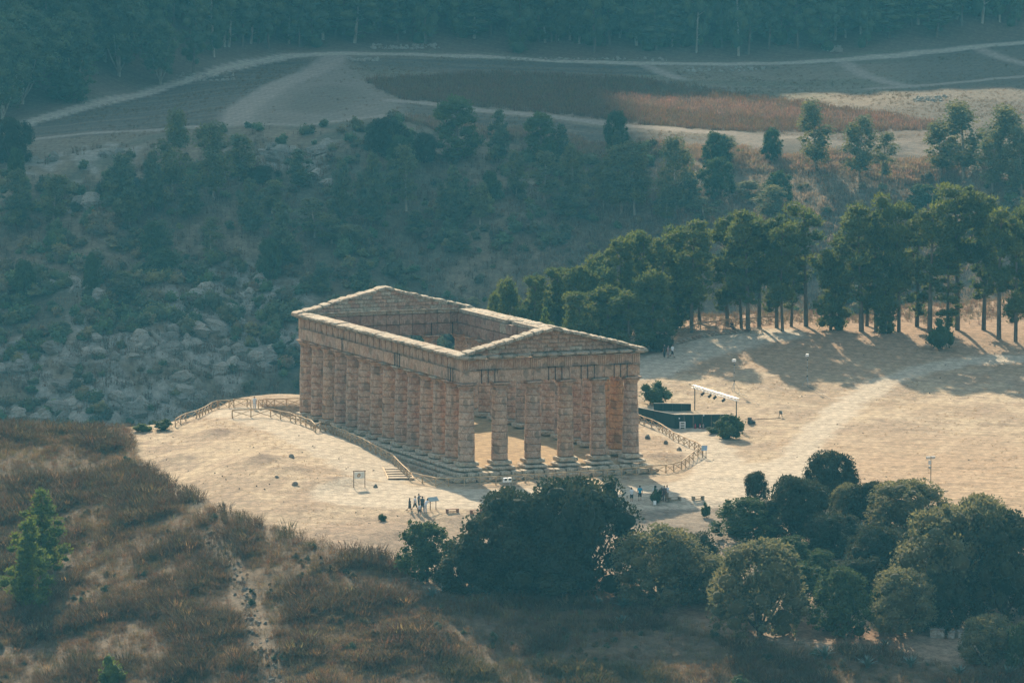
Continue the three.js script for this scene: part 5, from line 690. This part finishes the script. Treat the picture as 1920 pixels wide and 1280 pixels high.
// scrub and dry grass (nobody could count these)
function blades(seed, n, h, spread, w, droop = 0.4) {
  const r = mulberry(seed), S = new Soup();
  for (let i = 0; i < n; i++) { const a = r() * 6.28, q = spread * Math.sqrt(r()) * 0.5, x = Math.cos(a) * q, z = Math.sin(a) * q, L = h * (0.55 + 0.6 * r()), b = a + (r() - 0.5) * 1.4, o = L * droop * (0.4 + r()), k = 0.7 + 0.6 * r(); const sx = -Math.sin(b) * w / 2, sz = Math.cos(b) * w / 2; const m = [x + Math.cos(b) * o * 0.35, L * 0.6, z + Math.sin(b) * o * 0.35], t = [x + Math.cos(b) * o, L, z + Math.sin(b) * o]; S.tri([x - sx, -0.1, z - sz], [x + sx, -0.1, z + sz], m, [k, k, k]); S.tri([m[0] - sx, m[1], m[2] - sz], [m[0] + sx, m[1], m[2] + sz], t, [k * 1.1, k * 1.08, k]); }
  return S.geo();
}
const grassM = leafMat([0.150, 0.108, 0.062], 0.4);
function scatter(name, label, cat, geo, mat, spots) {     // spots: [x, z, scale, r, g, b]
  const im = new THREE.InstancedMesh(geo, mat, spots.length), m = new THREE.Matrix4(), q = new THREE.Quaternion(), c = new THREE.Color();
  spots.forEach(([x, z, s, r, g, b], i) => { m.compose(new THREE.Vector3(x, H(x, z) - 0.03, z), q.setFromAxisAngle(UP, R(0, 6.28)), new THREE.Vector3(s * R(0.85, 1.2), s * R(0.75, 1.25), s * R(0.85, 1.2))); im.setMatrixAt(i, m); im.setColorAt(i, c.setRGB(r, g, b)); });
  im.name = numbered(name); im.castShadow = im.receiveShadow = true; scene.add(im); return tag(im, label, cat, null, 'stuff');
}
{
  const A = [[], [], [], []], low = [], gold = [], lawn = [];
  for (let i = 0; i < 105000; i++) {
    const s = R(-72, 74), t = R(512, 706), [x, z] = toXZ(s, t), sd = sdPoly(SLOPE, x, z); if (sd > 1.2) continue;
    const n = fbm(x * 0.16, z * 0.16, 3, 0, 201), n2 = fbm(x * 0.05 + 9, z * 0.05, 2, 0, 203), bald = smooth(0.55, 0.66, fbm(x * 0.11 + 40, z * 0.11, 3, 0, 27)), dens = (sd > -1.5 ? 0.45 : 0.45 + 0.55 * smooth(0.35, 0.6, n)) * (1 - 0.35 * bald) * (distLine(TRAIL, x, z) < 1.6 ? 0.2 : 1); if (rnd() > dens) continue;
    const g = smooth(0.58, 0.75, fbm(x * 0.12 + 31, z * 0.12, 3, 0, 205)), dk = smooth(0.5, 0.68, n);
    let c = mixc([0.95, 0.86, 0.78], [1.5, 1.4, 1.2], g); c = mixc(c, [0.50, 0.47, 0.46], dk * 0.9); if (rnd() < 0.05) c = [1.7, 1.6, 1.4]; if (s > -10 && t < 566) c = mixc(c, [0.55, 0.72, 0.45], smooth(0.5, 0.6, n2) * 0.6);
    const sc = (0.55 + 0.6 * n + (dk > 0.5 ? 0.55 : 0)) * (s > 8 ? 0.8 : 1) * R(0.7, 1.25);
    A[Math.floor(rnd() * 3)].push([x, z, sc, c[0] * R(0.8, 1.2), c[1] * R(0.85, 1.15), c[2]]);
  }
  [0, 1, 2].forEach((k) => scatter('dry_grass', 'tall dry brown grass covering the slope below the plateau', 'grass', blades(800 + k, 28, 0.82, 1.0, 0.05, 0.62), grassM, A[k]));
  const SS = []; for (let i = 0; i < 5200; i++) { const s = R(-72, 74), t = R(512, 700), [x, z] = toXZ(s, t); if (sdPoly(SLOPE, x, z) > -0.5 || fbm(x * 0.13 + 70, z * 0.13, 3, 0, 261) < 0.54) continue; const e = R(0.7, 1.4); SS.push([x, z, R(0.14, 0.42), ...(rnd() < 0.6 ? [e * 1.3, e * 0.85, e * 0.75] : [e * 0.75, e * 0.8, e * 0.75])]); }
  scatter('slope_scrub', 'low brown scrub between the dry grass of the slope', 'scrub', shrubShape(770, 3.2, 2.2, 60, 0.30, 9).crown, LEAF.slope, SS);
  for (let i = 0; i < 9000; i++) { const s = R(-45, 70), t = R(612, 740), [x, z] = toXZ(s, t); if (sdPoly(SLOPE, x, z) < 0 || (x > -3.5 && x < 25.5 && z > -58 && z < 5)) continue; if (fbm(x * 0.2, z * 0.2, 3, 0, 211) < 0.5 || PATHS.some((p) => distLine(p.l, x, z) < p.w + 0.5)) continue; const e = R(0.6, 1.3); lawn.push([x, z, R(0.16, 0.42), e * 1.7, e * 1.45, e * 1.05]); }
  scatter('lawn_tufts', 'short withered tufts scattered over the bare plateau', 'grass', blades(810, 18, 0.55, 0.9, 0.06), grassM, lawn);
  for (let i = 0; i < 4200; i++) { const a = R(0.024, 0.105), t = R(750, 800), [x, z] = toXZ(a * t, t); if (rnd() > smooth(752, 764, t)) continue; gold.push([x, z, R(0.4, 0.85), R(0.9, 1.35), R(0.95, 1.3), R(1.1, 1.5)]); }
  scatter('golden_grass', 'golden dry grass behind the pine trunks', 'grass', blades(811, 22, 1.0, 1.0, 0.07), grassM, gold);
  const F = [], V = [], s0 = (q) => q * 0.06;
  for (let i = 0; i < 60000 && F.length < 9000; i++) { const a = R(-0.03, 0.085), t = R(1060, 1200), [x, z] = toXZ(a * t, t), q = sdPoly(SCRUB, x, z); if (q > 1) continue; const o = sdPoly(ORANGE, x, z) < (fbm(x * 0.1, z * 0.1, 2) - 0.5) * 8; F.push([x, z, R(0.55, 1.1), ...(o ? rnd() < 0.6 ? [R(1.35, 1.75), R(1.05, 1.3), R(1.2, 1.5)] : [R(0.8, 1.1), R(0.8, 1.0), R(0.95, 1.2)] : [R(0.8, 1.15), R(0.68, 0.9), R(0.6, 0.85)])]); }
  for (let i = 0; i < 20000 && V.length < 3600; i++) { const a = R(-0.02, 0.085), e = edgeT(a), t = e + R(-9, 4), [x, z] = toXZ(a * t, t); V.push([x, z, R(0.6, 1.2), R(1.35, 1.85), R(1.35, 1.75), R(1.6, 2.1)]); }
  const K = []; for (let i = 0; i < 60000 && K.length < 12000; i++) { const a = R(-0.1, 0.105), t = R(1050, 1225), [x, z] = toXZ(a * t, t); if (t < edgeT(a) || t > roadT(a) - 3 || TRACKS.some((k) => distLine(k.l, x, z) < k.w + 0.5) || rnd() > 0.25 + smooth(0.42, 0.6, fbm(s0(x), s0(z), 3, 0, 241))) continue; if (sdPoly(BARE, x, z) < 0 && rnd() < 0.85) continue; const e = R(0.5, 1.15); K.push([x, z, R(0.18, 0.5), e * 1.05, e * 0.95, e * 0.75]); }
  scatter('field_weeds', 'low withered weeds over the harvested far field', 'weeds', blades(814, 14, 1.0, 1.9, 0.13), grassM, K);
  scatter('stubble_weeds', 'reddish dry weeds standing on the far field', 'weeds', blades(812, 16, 1.2, 1.6, 0.12), grassM, F); scatter('verge_grass', 'pale dry grass along the brink of the far field', 'grass', blades(813, 16, 1.2, 1.5, 0.12), grassM, V);
  // ravine side
  const B = [[], []], C = [];
  for (let i = 0; i < 30000; i++) {
    const a = R(-0.105, 0.105), t = R(835, 1062), [x, z] = toXZ(a * t, t); if (t > edgeT(a) - 2 || (t > edgeT(a) - 34 && rnd() < 0.8 * smooth(edgeT(a) - 34, edgeT(a) - 14, t))) continue; const n = fbm(x * 0.045, z * 0.045, 4, 0, 221), right = smooth(0.0, 0.05, a);
    if (rnd() < 0.17 + 0.55 * smooth(0.45, 0.62, n)) { if (rnd() < 0.30) B[i % 2].push([x, z, R(0.35, 0.9) * (1 + 0.6 * smooth(0.5, 0.62, n)) , ...(rnd() < 0.16 + right * 0.4 ? [R(1.5, 2.2), R(1.15, 1.6), R(1.1, 1.5)] : [R(0.8, 1.3), R(0.8, 1.2), R(0.8, 1.1)])]); }
    else { const e = R(0.8, 1.4) * (1 + right * 0.5); C.push([x, z, R(0.6, 1.3), e * 0.9, e * 0.92, e * 1.15]); }
  }
  for (let i = 0; i < 9000; i++) { const a = R(0.0, 0.105), t = R(875, 1045), [x, z] = toXZ(a * t, t); if (t > edgeT(a) - 1) continue; const e = R(0.9, 1.6); C.push([x, z, R(0.6, 1.2), e * 0.9, e * 0.95, e * 1.2]); }
  const small = [0, 1].map((k) => shrubShape(760 + k, 3.2, 2.2, 42, 0.42, 9).crown);
  [0, 1].forEach((k) => scatter('ravine_scrub', 'dark thorny scrub covering the side of the ravine', 'scrub', small[k], LEAF.slope, B[k])); scatter('ravine_grass', 'dry grass between the scrub of the ravine side', 'grass', blades(815, 16, 1.1, 1.7, 0.13), grassM, C);
}
// agaves
{
  const am = std([0.085, 0.13, 0.11], { roughness: 0.7, side: THREE.DoubleSide });
  const leafG = [0, 1].map((v) => { const n = 6, P_ = [], I = []; for (let i = 0; i <= n; i++) { const k = i / n, w = 0.13 * Math.sin(Math.PI * (0.28 + 0.72 * k)) * (1 - k * 0.35), x = 1.25 * k, y = 0.18 + (v ? 0.75 : 0.5) * k - 0.42 * k * k * (v ? 0.6 : 1.1), d = 0.045 * (1 - k); P_.push(x, y, -w, x, y - d, 0, x, y, w); } for (let i = 0; i < n; i++) { const a = i * 3; I.push(a, a + 3, a + 1, a + 1, a + 3, a + 4, a + 1, a + 4, a + 2, a + 2, a + 4, a + 5); } const g = new THREE.BufferGeometry(); g.setAttribute('position', new THREE.Float32BufferAttribute(P_, 3)); g.setIndex(I); g.computeVertexNormals(); return g; });
  const proto = new THREE.Group(); for (let k = 0; k < 26; k++) { const m = mesh('leaf', leafG[k % 2], am, proto); m.rotation.set(0, k * 2.399, 0.15 + 0.85 * (k / 26), 'YXZ'); m.scale.setScalar(1 - 0.3 * (k / 26)); }
  [[1168, 1141, 1.5, 'agave in the shade below the tallest dark tree, upper of two'], [1166, 1172, 1.15, 'smaller agave just below another under the tallest dark tree'], [1122, 1138, 1.2, 'agave left of the pair under the tallest dark tree'], [810, 1122, 1.2, 'agave beside the grey marker post'], [1547, 1236, 1.5, 'grey agave below the large pale olive'], [1627, 1254, 1.5, 'grey agave right of the one below the large pale olive'], [1708, 1252, 1.3, 'agave below the olive beside the concrete box'], [1800, 1268, 1.2, 'agave at the bottom below the corner olive'], [1892, 1270, 1.3, 'agave at the bottom right corner'], [1660, 1215, 1.0, 'small agave on the reddish bank under the olive'], [905, 1135, 1.0, 'small agave under the left dark tree']].forEach(([u, v, s, l]) => { const p = at(u, v), o = proto.clone(); o.name = numbered('agave_plant'); o.position.copy(p); o.scale.setScalar(s); o.rotation.y = R(0, 6); scene.add(o); tag(o, l, 'agave'); });
}

// ---------------------------------------------------------------- people
const SKIN = std([0.36, 0.21, 0.14], { roughness: 0.7 }), HAIR = std([0.02, 0.016, 0.013], { roughness: 0.8 });
const handG = (() => { const g = [], f = (o, d, l, r) => { const c = new THREE.CapsuleGeometry(r, l, 3, 6); c.rotateZ(0.12); c.translate(0, -l / 2, 0); c.rotateX(d); c.translate(...o); g.push(c); }; const pm = new THREE.SphereGeometry(1, 10, 8); pm.scale(0.042, 0.05, 0.018); pm.translate(0, -0.05, 0); g.push(pm); [[-0.03, 0.055], [-0.01, 0.068], [0.011, 0.064], [0.031, 0.048]].forEach(([x, l], i) => { f([x, -0.085, 0], 0.25 + i * 0.05, l, 0.0088); f([x, -0.085 - l * 0.9, -0.01 - l * 0.2], 0.7, l * 0.45, 0.008); }); const th = new THREE.CapsuleGeometry(0.0105, 0.05, 3, 6); th.translate(0, -0.025, 0); th.rotateZ(0.75); th.translate(0.035, -0.035, 0); g.push(th); return mergeGeometries(g.map((q) => q.index ? q.toNonIndexed() : q)); })();
function field(bones, k = 0.05, cells = 72, pad = 0.16) {   // one smooth surface round tapered capsules
  let lo = [9, 9, 9], hi = [-9, -9, -9];
  for (const [a, b, ra, rb] of bones) for (let e = 0; e < 3; e++) { lo[e] = Math.min(lo[e], a[e] - ra, b[e] - rb); hi[e] = Math.max(hi[e], a[e] + ra, b[e] + rb); }
  const c = [0, 1, 2].map((e) => (lo[e] + hi[e]) / 2), half = Math.max(...[0, 1, 2].map((e) => (hi[e] - lo[e]) / 2)) + pad;
  const mc = new MarchingCubes(cells, new THREE.MeshBasicMaterial(), false, false, 60000); mc.isolation = 0; const n = cells;
  for (let z = 0; z < n; z++) for (let y = 0; y < n; y++) for (let x = 0; x < n; x++) {
    const p = [((x - n / 2) / (n / 2)) * half + c[0], ((y - n / 2) / (n / 2)) * half + c[1], ((z - n / 2) / (n / 2)) * half + c[2]]; let d = 9;
    for (const [a, b, ra, rb, sx] of bones) { const u = [b[0] - a[0], b[1] - a[1], b[2] - a[2]], w = [p[0] - a[0], p[1] - a[1], p[2] - a[2]], l2 = u[0] * u[0] + u[1] * u[1] + u[2] * u[2] || 1e-9, t = clamp((u[0] * w[0] + u[1] * w[1] + u[2] * w[2]) / l2, 0, 1); const q = Math.hypot((w[0] - u[0] * t) / (sx ?? 1), w[1] - u[1] * t, w[2] - u[2] * t) - (ra + (rb - ra) * t); const h = clamp(0.5 + 0.5 * (d - q) / k, 0, 1); d = d + (q - d) * h - k * h * (1 - h); }
    mc.field[x + y * n + z * n * n] = -d;
  }
  mc.update(); const cnt = mc.count, g = new THREE.BufferGeometry(), P_ = new Float32Array(cnt * 3), N = new Float32Array(cnt * 3);
  for (let i = 0; i < cnt; i++) for (let e = 0; e < 3; e++) { P_[i * 3 + e] = mc.positionArray[i * 3 + e] * half + c[e]; N[i * 3 + e] = mc.normalArray[i * 3 + e]; }
  g.setAttribute('position', new THREE.BufferAttribute(P_, 3)); g.setAttribute('normal', new THREE.BufferAttribute(N, 3)); return g;
}
const add3 = (a, b) => [a[0] + b[0], a[1] + b[1], a[2] + b[2]];
const swing = (o, l, f, s) => add3(o, [Math.sin(s) * l, -Math.cos(f) * Math.cos(s) * l, Math.sin(f) * l]);    // f: forward angle, s: sideways
// a person 1.72 m tall facing +z; pose angles in radians
function personGeo({ la = 0.1, ra = -0.1, le = 0.25, re = 0.25, ll = 0, rl = 0, lk = 0, rk = 0, bow = 0, sit = false, as = 0.12, bs = 0.12, head = 0, hair = 'short', dress = false }) {
  const hipY = sit ? 0.5 : 0.90, hip = [0, hipY, 0], tor = (y) => [0, hipY + Math.cos(bow) * (y - 0.9), Math.sin(bow) * (y - 0.9)], chest = tor(1.24), neck = tor(1.44), hd = add3(tor(1.60), [0, 0, 0.03]);
  const leg = (s, f, k) => { const h0 = [s * 0.095, hipY - 0.02, 0], kn = swing(h0, 0.42, f, s * 0.04), an = swing(kn, 0.41, f - k, 0); return [h0, kn, an]; }, L = leg(-1, ll, lk), Q = leg(1, rl, rk);
  const arm = (s, f, e, sd) => { const sh = add3(tor(1.40), [s * 0.19, 0, 0]), el = swing(sh, 0.28, f, s * sd), wr = swing(el, 0.25, f + e, s * sd * 0.4); return [sh, el, wr]; }, A = arm(-1, la, le, as), B = arm(1, ra, re, bs);
  const foot = (a) => [a, add3(a, [0, -0.045, 0.16])];
  const bones = [[hip, chest, 0.125, 0.13, 1.25], [chest, tor(1.36), 0.13, 0.10, 1.45], [neck, add3(neck, [0, 0.1, 0.01]), 0.055, 0.05], [add3(hd, [0, 0.03, -0.012]), add3(hd, [0, -0.03, 0.0]), 0.096, 0.078], [add3(hd, [0, -0.01, 0.07]), add3(hd, [0, -0.03, 0.088]), 0.012, 0.016], [add3(hd, [-0.085, 0, -0.01]), add3(hd, [-0.09, -0.03, -0.01]), 0.014, 0.01], [add3(hd, [0.085, 0, -0.01]), add3(hd, [0.09, -0.03, -0.01]), 0.014, 0.01]];
  for (const g of [L, Q]) bones.push([g[0], g[1], 0.088, 0.058], [g[1], g[2], 0.056, 0.036], [...foot(g[2]), 0.04, 0.032]);
  for (const g of [A, B]) bones.push([g[0], g[1], 0.052, 0.042], [g[1], g[2], 0.041, 0.028]);
  const bodyG = field(bones, 0.035, 84);
  const hands = [A, B].map((g) => { const h = handG.clone(), d = new THREE.Vector3(g[2][0] - g[1][0], g[2][1] - g[1][1], g[2][2] - g[1][2]).normalize(); h.applyQuaternion(new THREE.Quaternion().setFromUnitVectors(new THREE.Vector3(0, -1, 0), d)); h.translate(...g[2]); return h; });
  const strip = (g) => { const o = g.index ? g.toNonIndexed() : g.clone(); for (const a of Object.keys(o.attributes)) if (!['position', 'normal'].includes(a)) o.deleteAttribute(a); return o; };
  const body = mergeGeometries([bodyG, ...hands].map(strip));
  const mid = (g, k) => [0, 1, 2].map((e) => g[0][e] + (g[1][e] - g[0][e]) * k);
  const shirt = field([[add3(hip, [0, 0.02, 0]), chest, 0.145, 0.148, 1.25], [chest, tor(1.37), 0.146, 0.112, 1.45], ...[A, B].map((g) => [g[0], mid(g, 0.62), 0.07, 0.068])], 0.04, 56);
  const lower = dress ? field([[add3(hip, [0, 0.1, 0]), add3(hip, [0, -0.32, 0.02]), 0.14, 0.20, 1.15]], 0.03, 40) : field([[add3(hip, [0, 0.06, 0]), add3(hip, [0, -0.03, 0]), 0.142, 0.135, 1.2], ...[L, Q].map((g) => [g[0], mid(g, 0.95), 0.112, 0.092])], 0.03, 56);
  const long = [L, Q].map((g) => [[g[0], g[1], 0.108, 0.078], [g[1], [0, 1, 2].map((e) => g[1][e] + (g[2][e] - g[1][e]) * 0.92), 0.078, 0.062]]).flat();
  const trousers = field([[add3(hip, [0, 0.06, 0]), add3(hip, [0, -0.03, 0]), 0.142, 0.135, 1.2], ...long], 0.03, 64);
  const hairG = field(hair === 'long' ? [[add3(hd, [0, 0.055, -0.03]), add3(hd, [0, -0.12, -0.075]), 0.095, 0.07, 1.1]] : hair === 'big' ? [[add3(hd, [0, 0.07, -0.03]), add3(hd, [0, 0.0, -0.06]), 0.15, 0.14]] : [[add3(hd, [0, 0.06, -0.022]), add3(hd, [0, 0.01, -0.045]), 0.094, 0.085]], 0.03, 32);
  const shoes = [L, Q].map((g) => field([[add3(g[2], [0, -0.03, -0.03]), add3(g[2], [0, -0.045, 0.17]), 0.05, 0.044]], 0.02, 24));
  const eyes = mergeGeometries([-1, 1].map((s) => { const e = new THREE.SphereGeometry(0.013, 8, 6); e.translate(hd[0] + s * 0.034, hd[1] + 0.012, hd[2] + 0.082); return e; })); const mouth = new THREE.CapsuleGeometry(0.006, 0.04, 3, 6); mouth.rotateZ(Math.PI / 2); mouth.translate(hd[0], hd[1] - 0.055, hd[2] + 0.082);
  return { body, shirt, lower, trousers, hair: hairG, shoes, eyes, mouth };
}
const POSES = {
  stand: personGeo({ la: 0.05, ra: -0.05, ll: 0.06, rl: -0.06 }), walk: personGeo({ la: -0.45, ra: 0.4, ll: 0.42, rl: -0.34, lk: 0.1, rk: 0.55 }), woman: personGeo({ la: 0.3, ra: -0.35, ll: 0.3, rl: -0.3, lk: 0.08, rk: 0.55, hair: 'long', dress: true }), point: personGeo({ la: 0.2, ra: 1.35, re: 0.1, bs: 0.5, ll: 0.1, rl: -0.08 }), lean: personGeo({ bow: 0.5, la: 0.9, ra: 0.95, le: 0.5, re: 0.5, ll: 0.05, rl: -0.1, hair: 'short' }), hold: personGeo({ la: 0.35, ra: 0.4, le: 1.3, re: 1.3, as: -0.05, bs: -0.05, ll: 0.05, rl: -0.05 }), wide: personGeo({ la: 0.1, ra: 0.0, as: 0.3, bs: 0.3, ll: 0.22, rl: -0.22, lk: 0.02, rk: 0.1 }), big: personGeo({ la: 0.1, ra: 0.5, re: 0.9, hair: 'big' }), lady: personGeo({ la: 0.1, ra: -0.1, hair: 'long', dress: true }), sit: personGeo({ sit: true, ll: 1.5, rl: 1.45, lk: 1.5, rk: 1.4, la: 0.5, ra: 0.5, le: 0.8, re: 0.8, bow: 0.15 }),
};
const cloth = (c) => std(c, { roughness: 0.9 });
const WHITE = [0.62, 0.63, 0.64], DARK = [0.03, 0.032, 0.035], NAVY = [0.03, 0.045, 0.06];
function person(pose, u, v, face, tall, top, bottom, label, { long = false, skin = SKIN, hair = HAIR, shoe = DARK, dy = 0, pos } = {}) {
  const g = POSES[pose], p = pos ?? at(u, v), o = thing('person', label, 'person', [p.x, p.y + dy, p.z], face); o.scale.setScalar(tall / 1.72);
  mesh('body', g.body, skin, o); mesh('shirt', g.shirt, cloth(top), o); mesh(long ? 'trousers' : pose === 'woman' || pose === 'lady' ? 'skirt' : 'shorts', long ? g.trousers : g.lower, cloth(bottom), o); mesh('hair', g.hair, hair, o); mesh('eyes', g.eyes, HAIR, o); mesh('mouth', g.mouth, std([0.3, 0.11, 0.09]), o); for (const s of g.shoes) mesh('shoe', s, cloth(shoe), o); return o;
}
const AWAY = Math.PI - YAW * 0, TOC = -YAW;               // facing away from and towards the picture
person('woman', 768, 959, 1.2, 1.60, [0.05, 0.055, 0.06], [0.04, 0.045, 0.05], 'person in a short dark dress walking at the left of the visitor group');
person('walk', 778, 958, 1.5, 1.78, WHITE, [0.035, 0.06, 0.05], 'person in a white shirt and dark green shorts stepping towards the panel');
person('point', 785, 953, 1.0, 1.75, [0.10, 0.12, 0.14], NAVY, 'person in dark clothes pointing, tallest of the visitor group at the back');
person('stand', 786.5, 965, 2.6, 1.28, [0.52, 0.53, 0.54], NAVY, 'child in a pale shirt and dark shorts in front of the visitor group');
person('stand', 792, 958, 2.4, 1.74, [0.04, 0.07, 0.085], DARK, 'person in a dark teal shirt in the middle of the visitor group');
person('lean', 797.5, 961, 1.9, 1.72, [0.60, 0.61, 0.63], [0.50, 0.50, 0.50], 'person in white with pale trousers bending over the reading panel', { long: true });
person('hold', 1184.5, 940, 2.9, 1.66, WHITE, DARK, 'person in a white shirt half hidden by the big dark tree');
person('wide', 1200, 938, 2.7, 1.76, [0.03, 0.25, 0.36], [0.02, 0.022, 0.025], 'person in a turquoise shirt and black shorts facing the temple');
person('big', 1229, 938, -0.4, 1.72, WHITE, [0.4, 0.33, 0.27], 'person in white carrying something dark behind the small bush', { long: true });
person('lady', 1241, 937, 0.4, 1.5, [0.06, 0.045, 0.04], [0.10, 0.06, 0.05], 'person in dark clothes left in the family by the bench');
person('stand', 1246, 938, -0.3, 1.75, [0.10, 0.08, 0.08], [0.09, 0.075, 0.08], 'person in brownish clothes and long trousers in the family by the bench', { long: true });
person('hold', 1251, 937, -0.6, 1.74, WHITE, [0.30, 0.27, 0.22], 'person in a white shirt at the right of the family by the bench', { long: true });
person('lady', 1250.5, 941, -0.2, 1.22, [0.16, 0.11, 0.06], [0.18, 0.13, 0.07], 'child in a brown dress in front of the family by the bench');
person('lady', 1253, 670, 0.6, 1.68, [0.30, 0.22, 0.22], [0.26, 0.20, 0.19], 'stroller in a dusty pink dress on the far path');
person('walk', 1261, 670, 0.7, 1.76, WHITE, DARK, 'stroller in a white shirt and dark shorts on the far path');
person('stand', 1246, 669, 0.2, 1.75, [0.03, 0.035, 0.035], DARK, 'stroller in dark clothes beside the dark bush on the far path', { long: true });
person('stand', 477, 767, -0.6, 1.68, [0.58, 0.6, 0.62], [0.5, 0.51, 0.53], 'person in white standing alone at the brink fence left of the temple', { long: true });
{ const p = at(1372, 619); person('sit', 0, 0, 0.1, 1.7, [0.05, 0.02, 0.035], [0.06, 0.03, 0.05], 'person in dark purple sitting on the bench under the pines', { long: true, pos: new THREE.Vector3(p.x, p.y, p.z - 0.05) }); }
renderer.render(scene, camera);
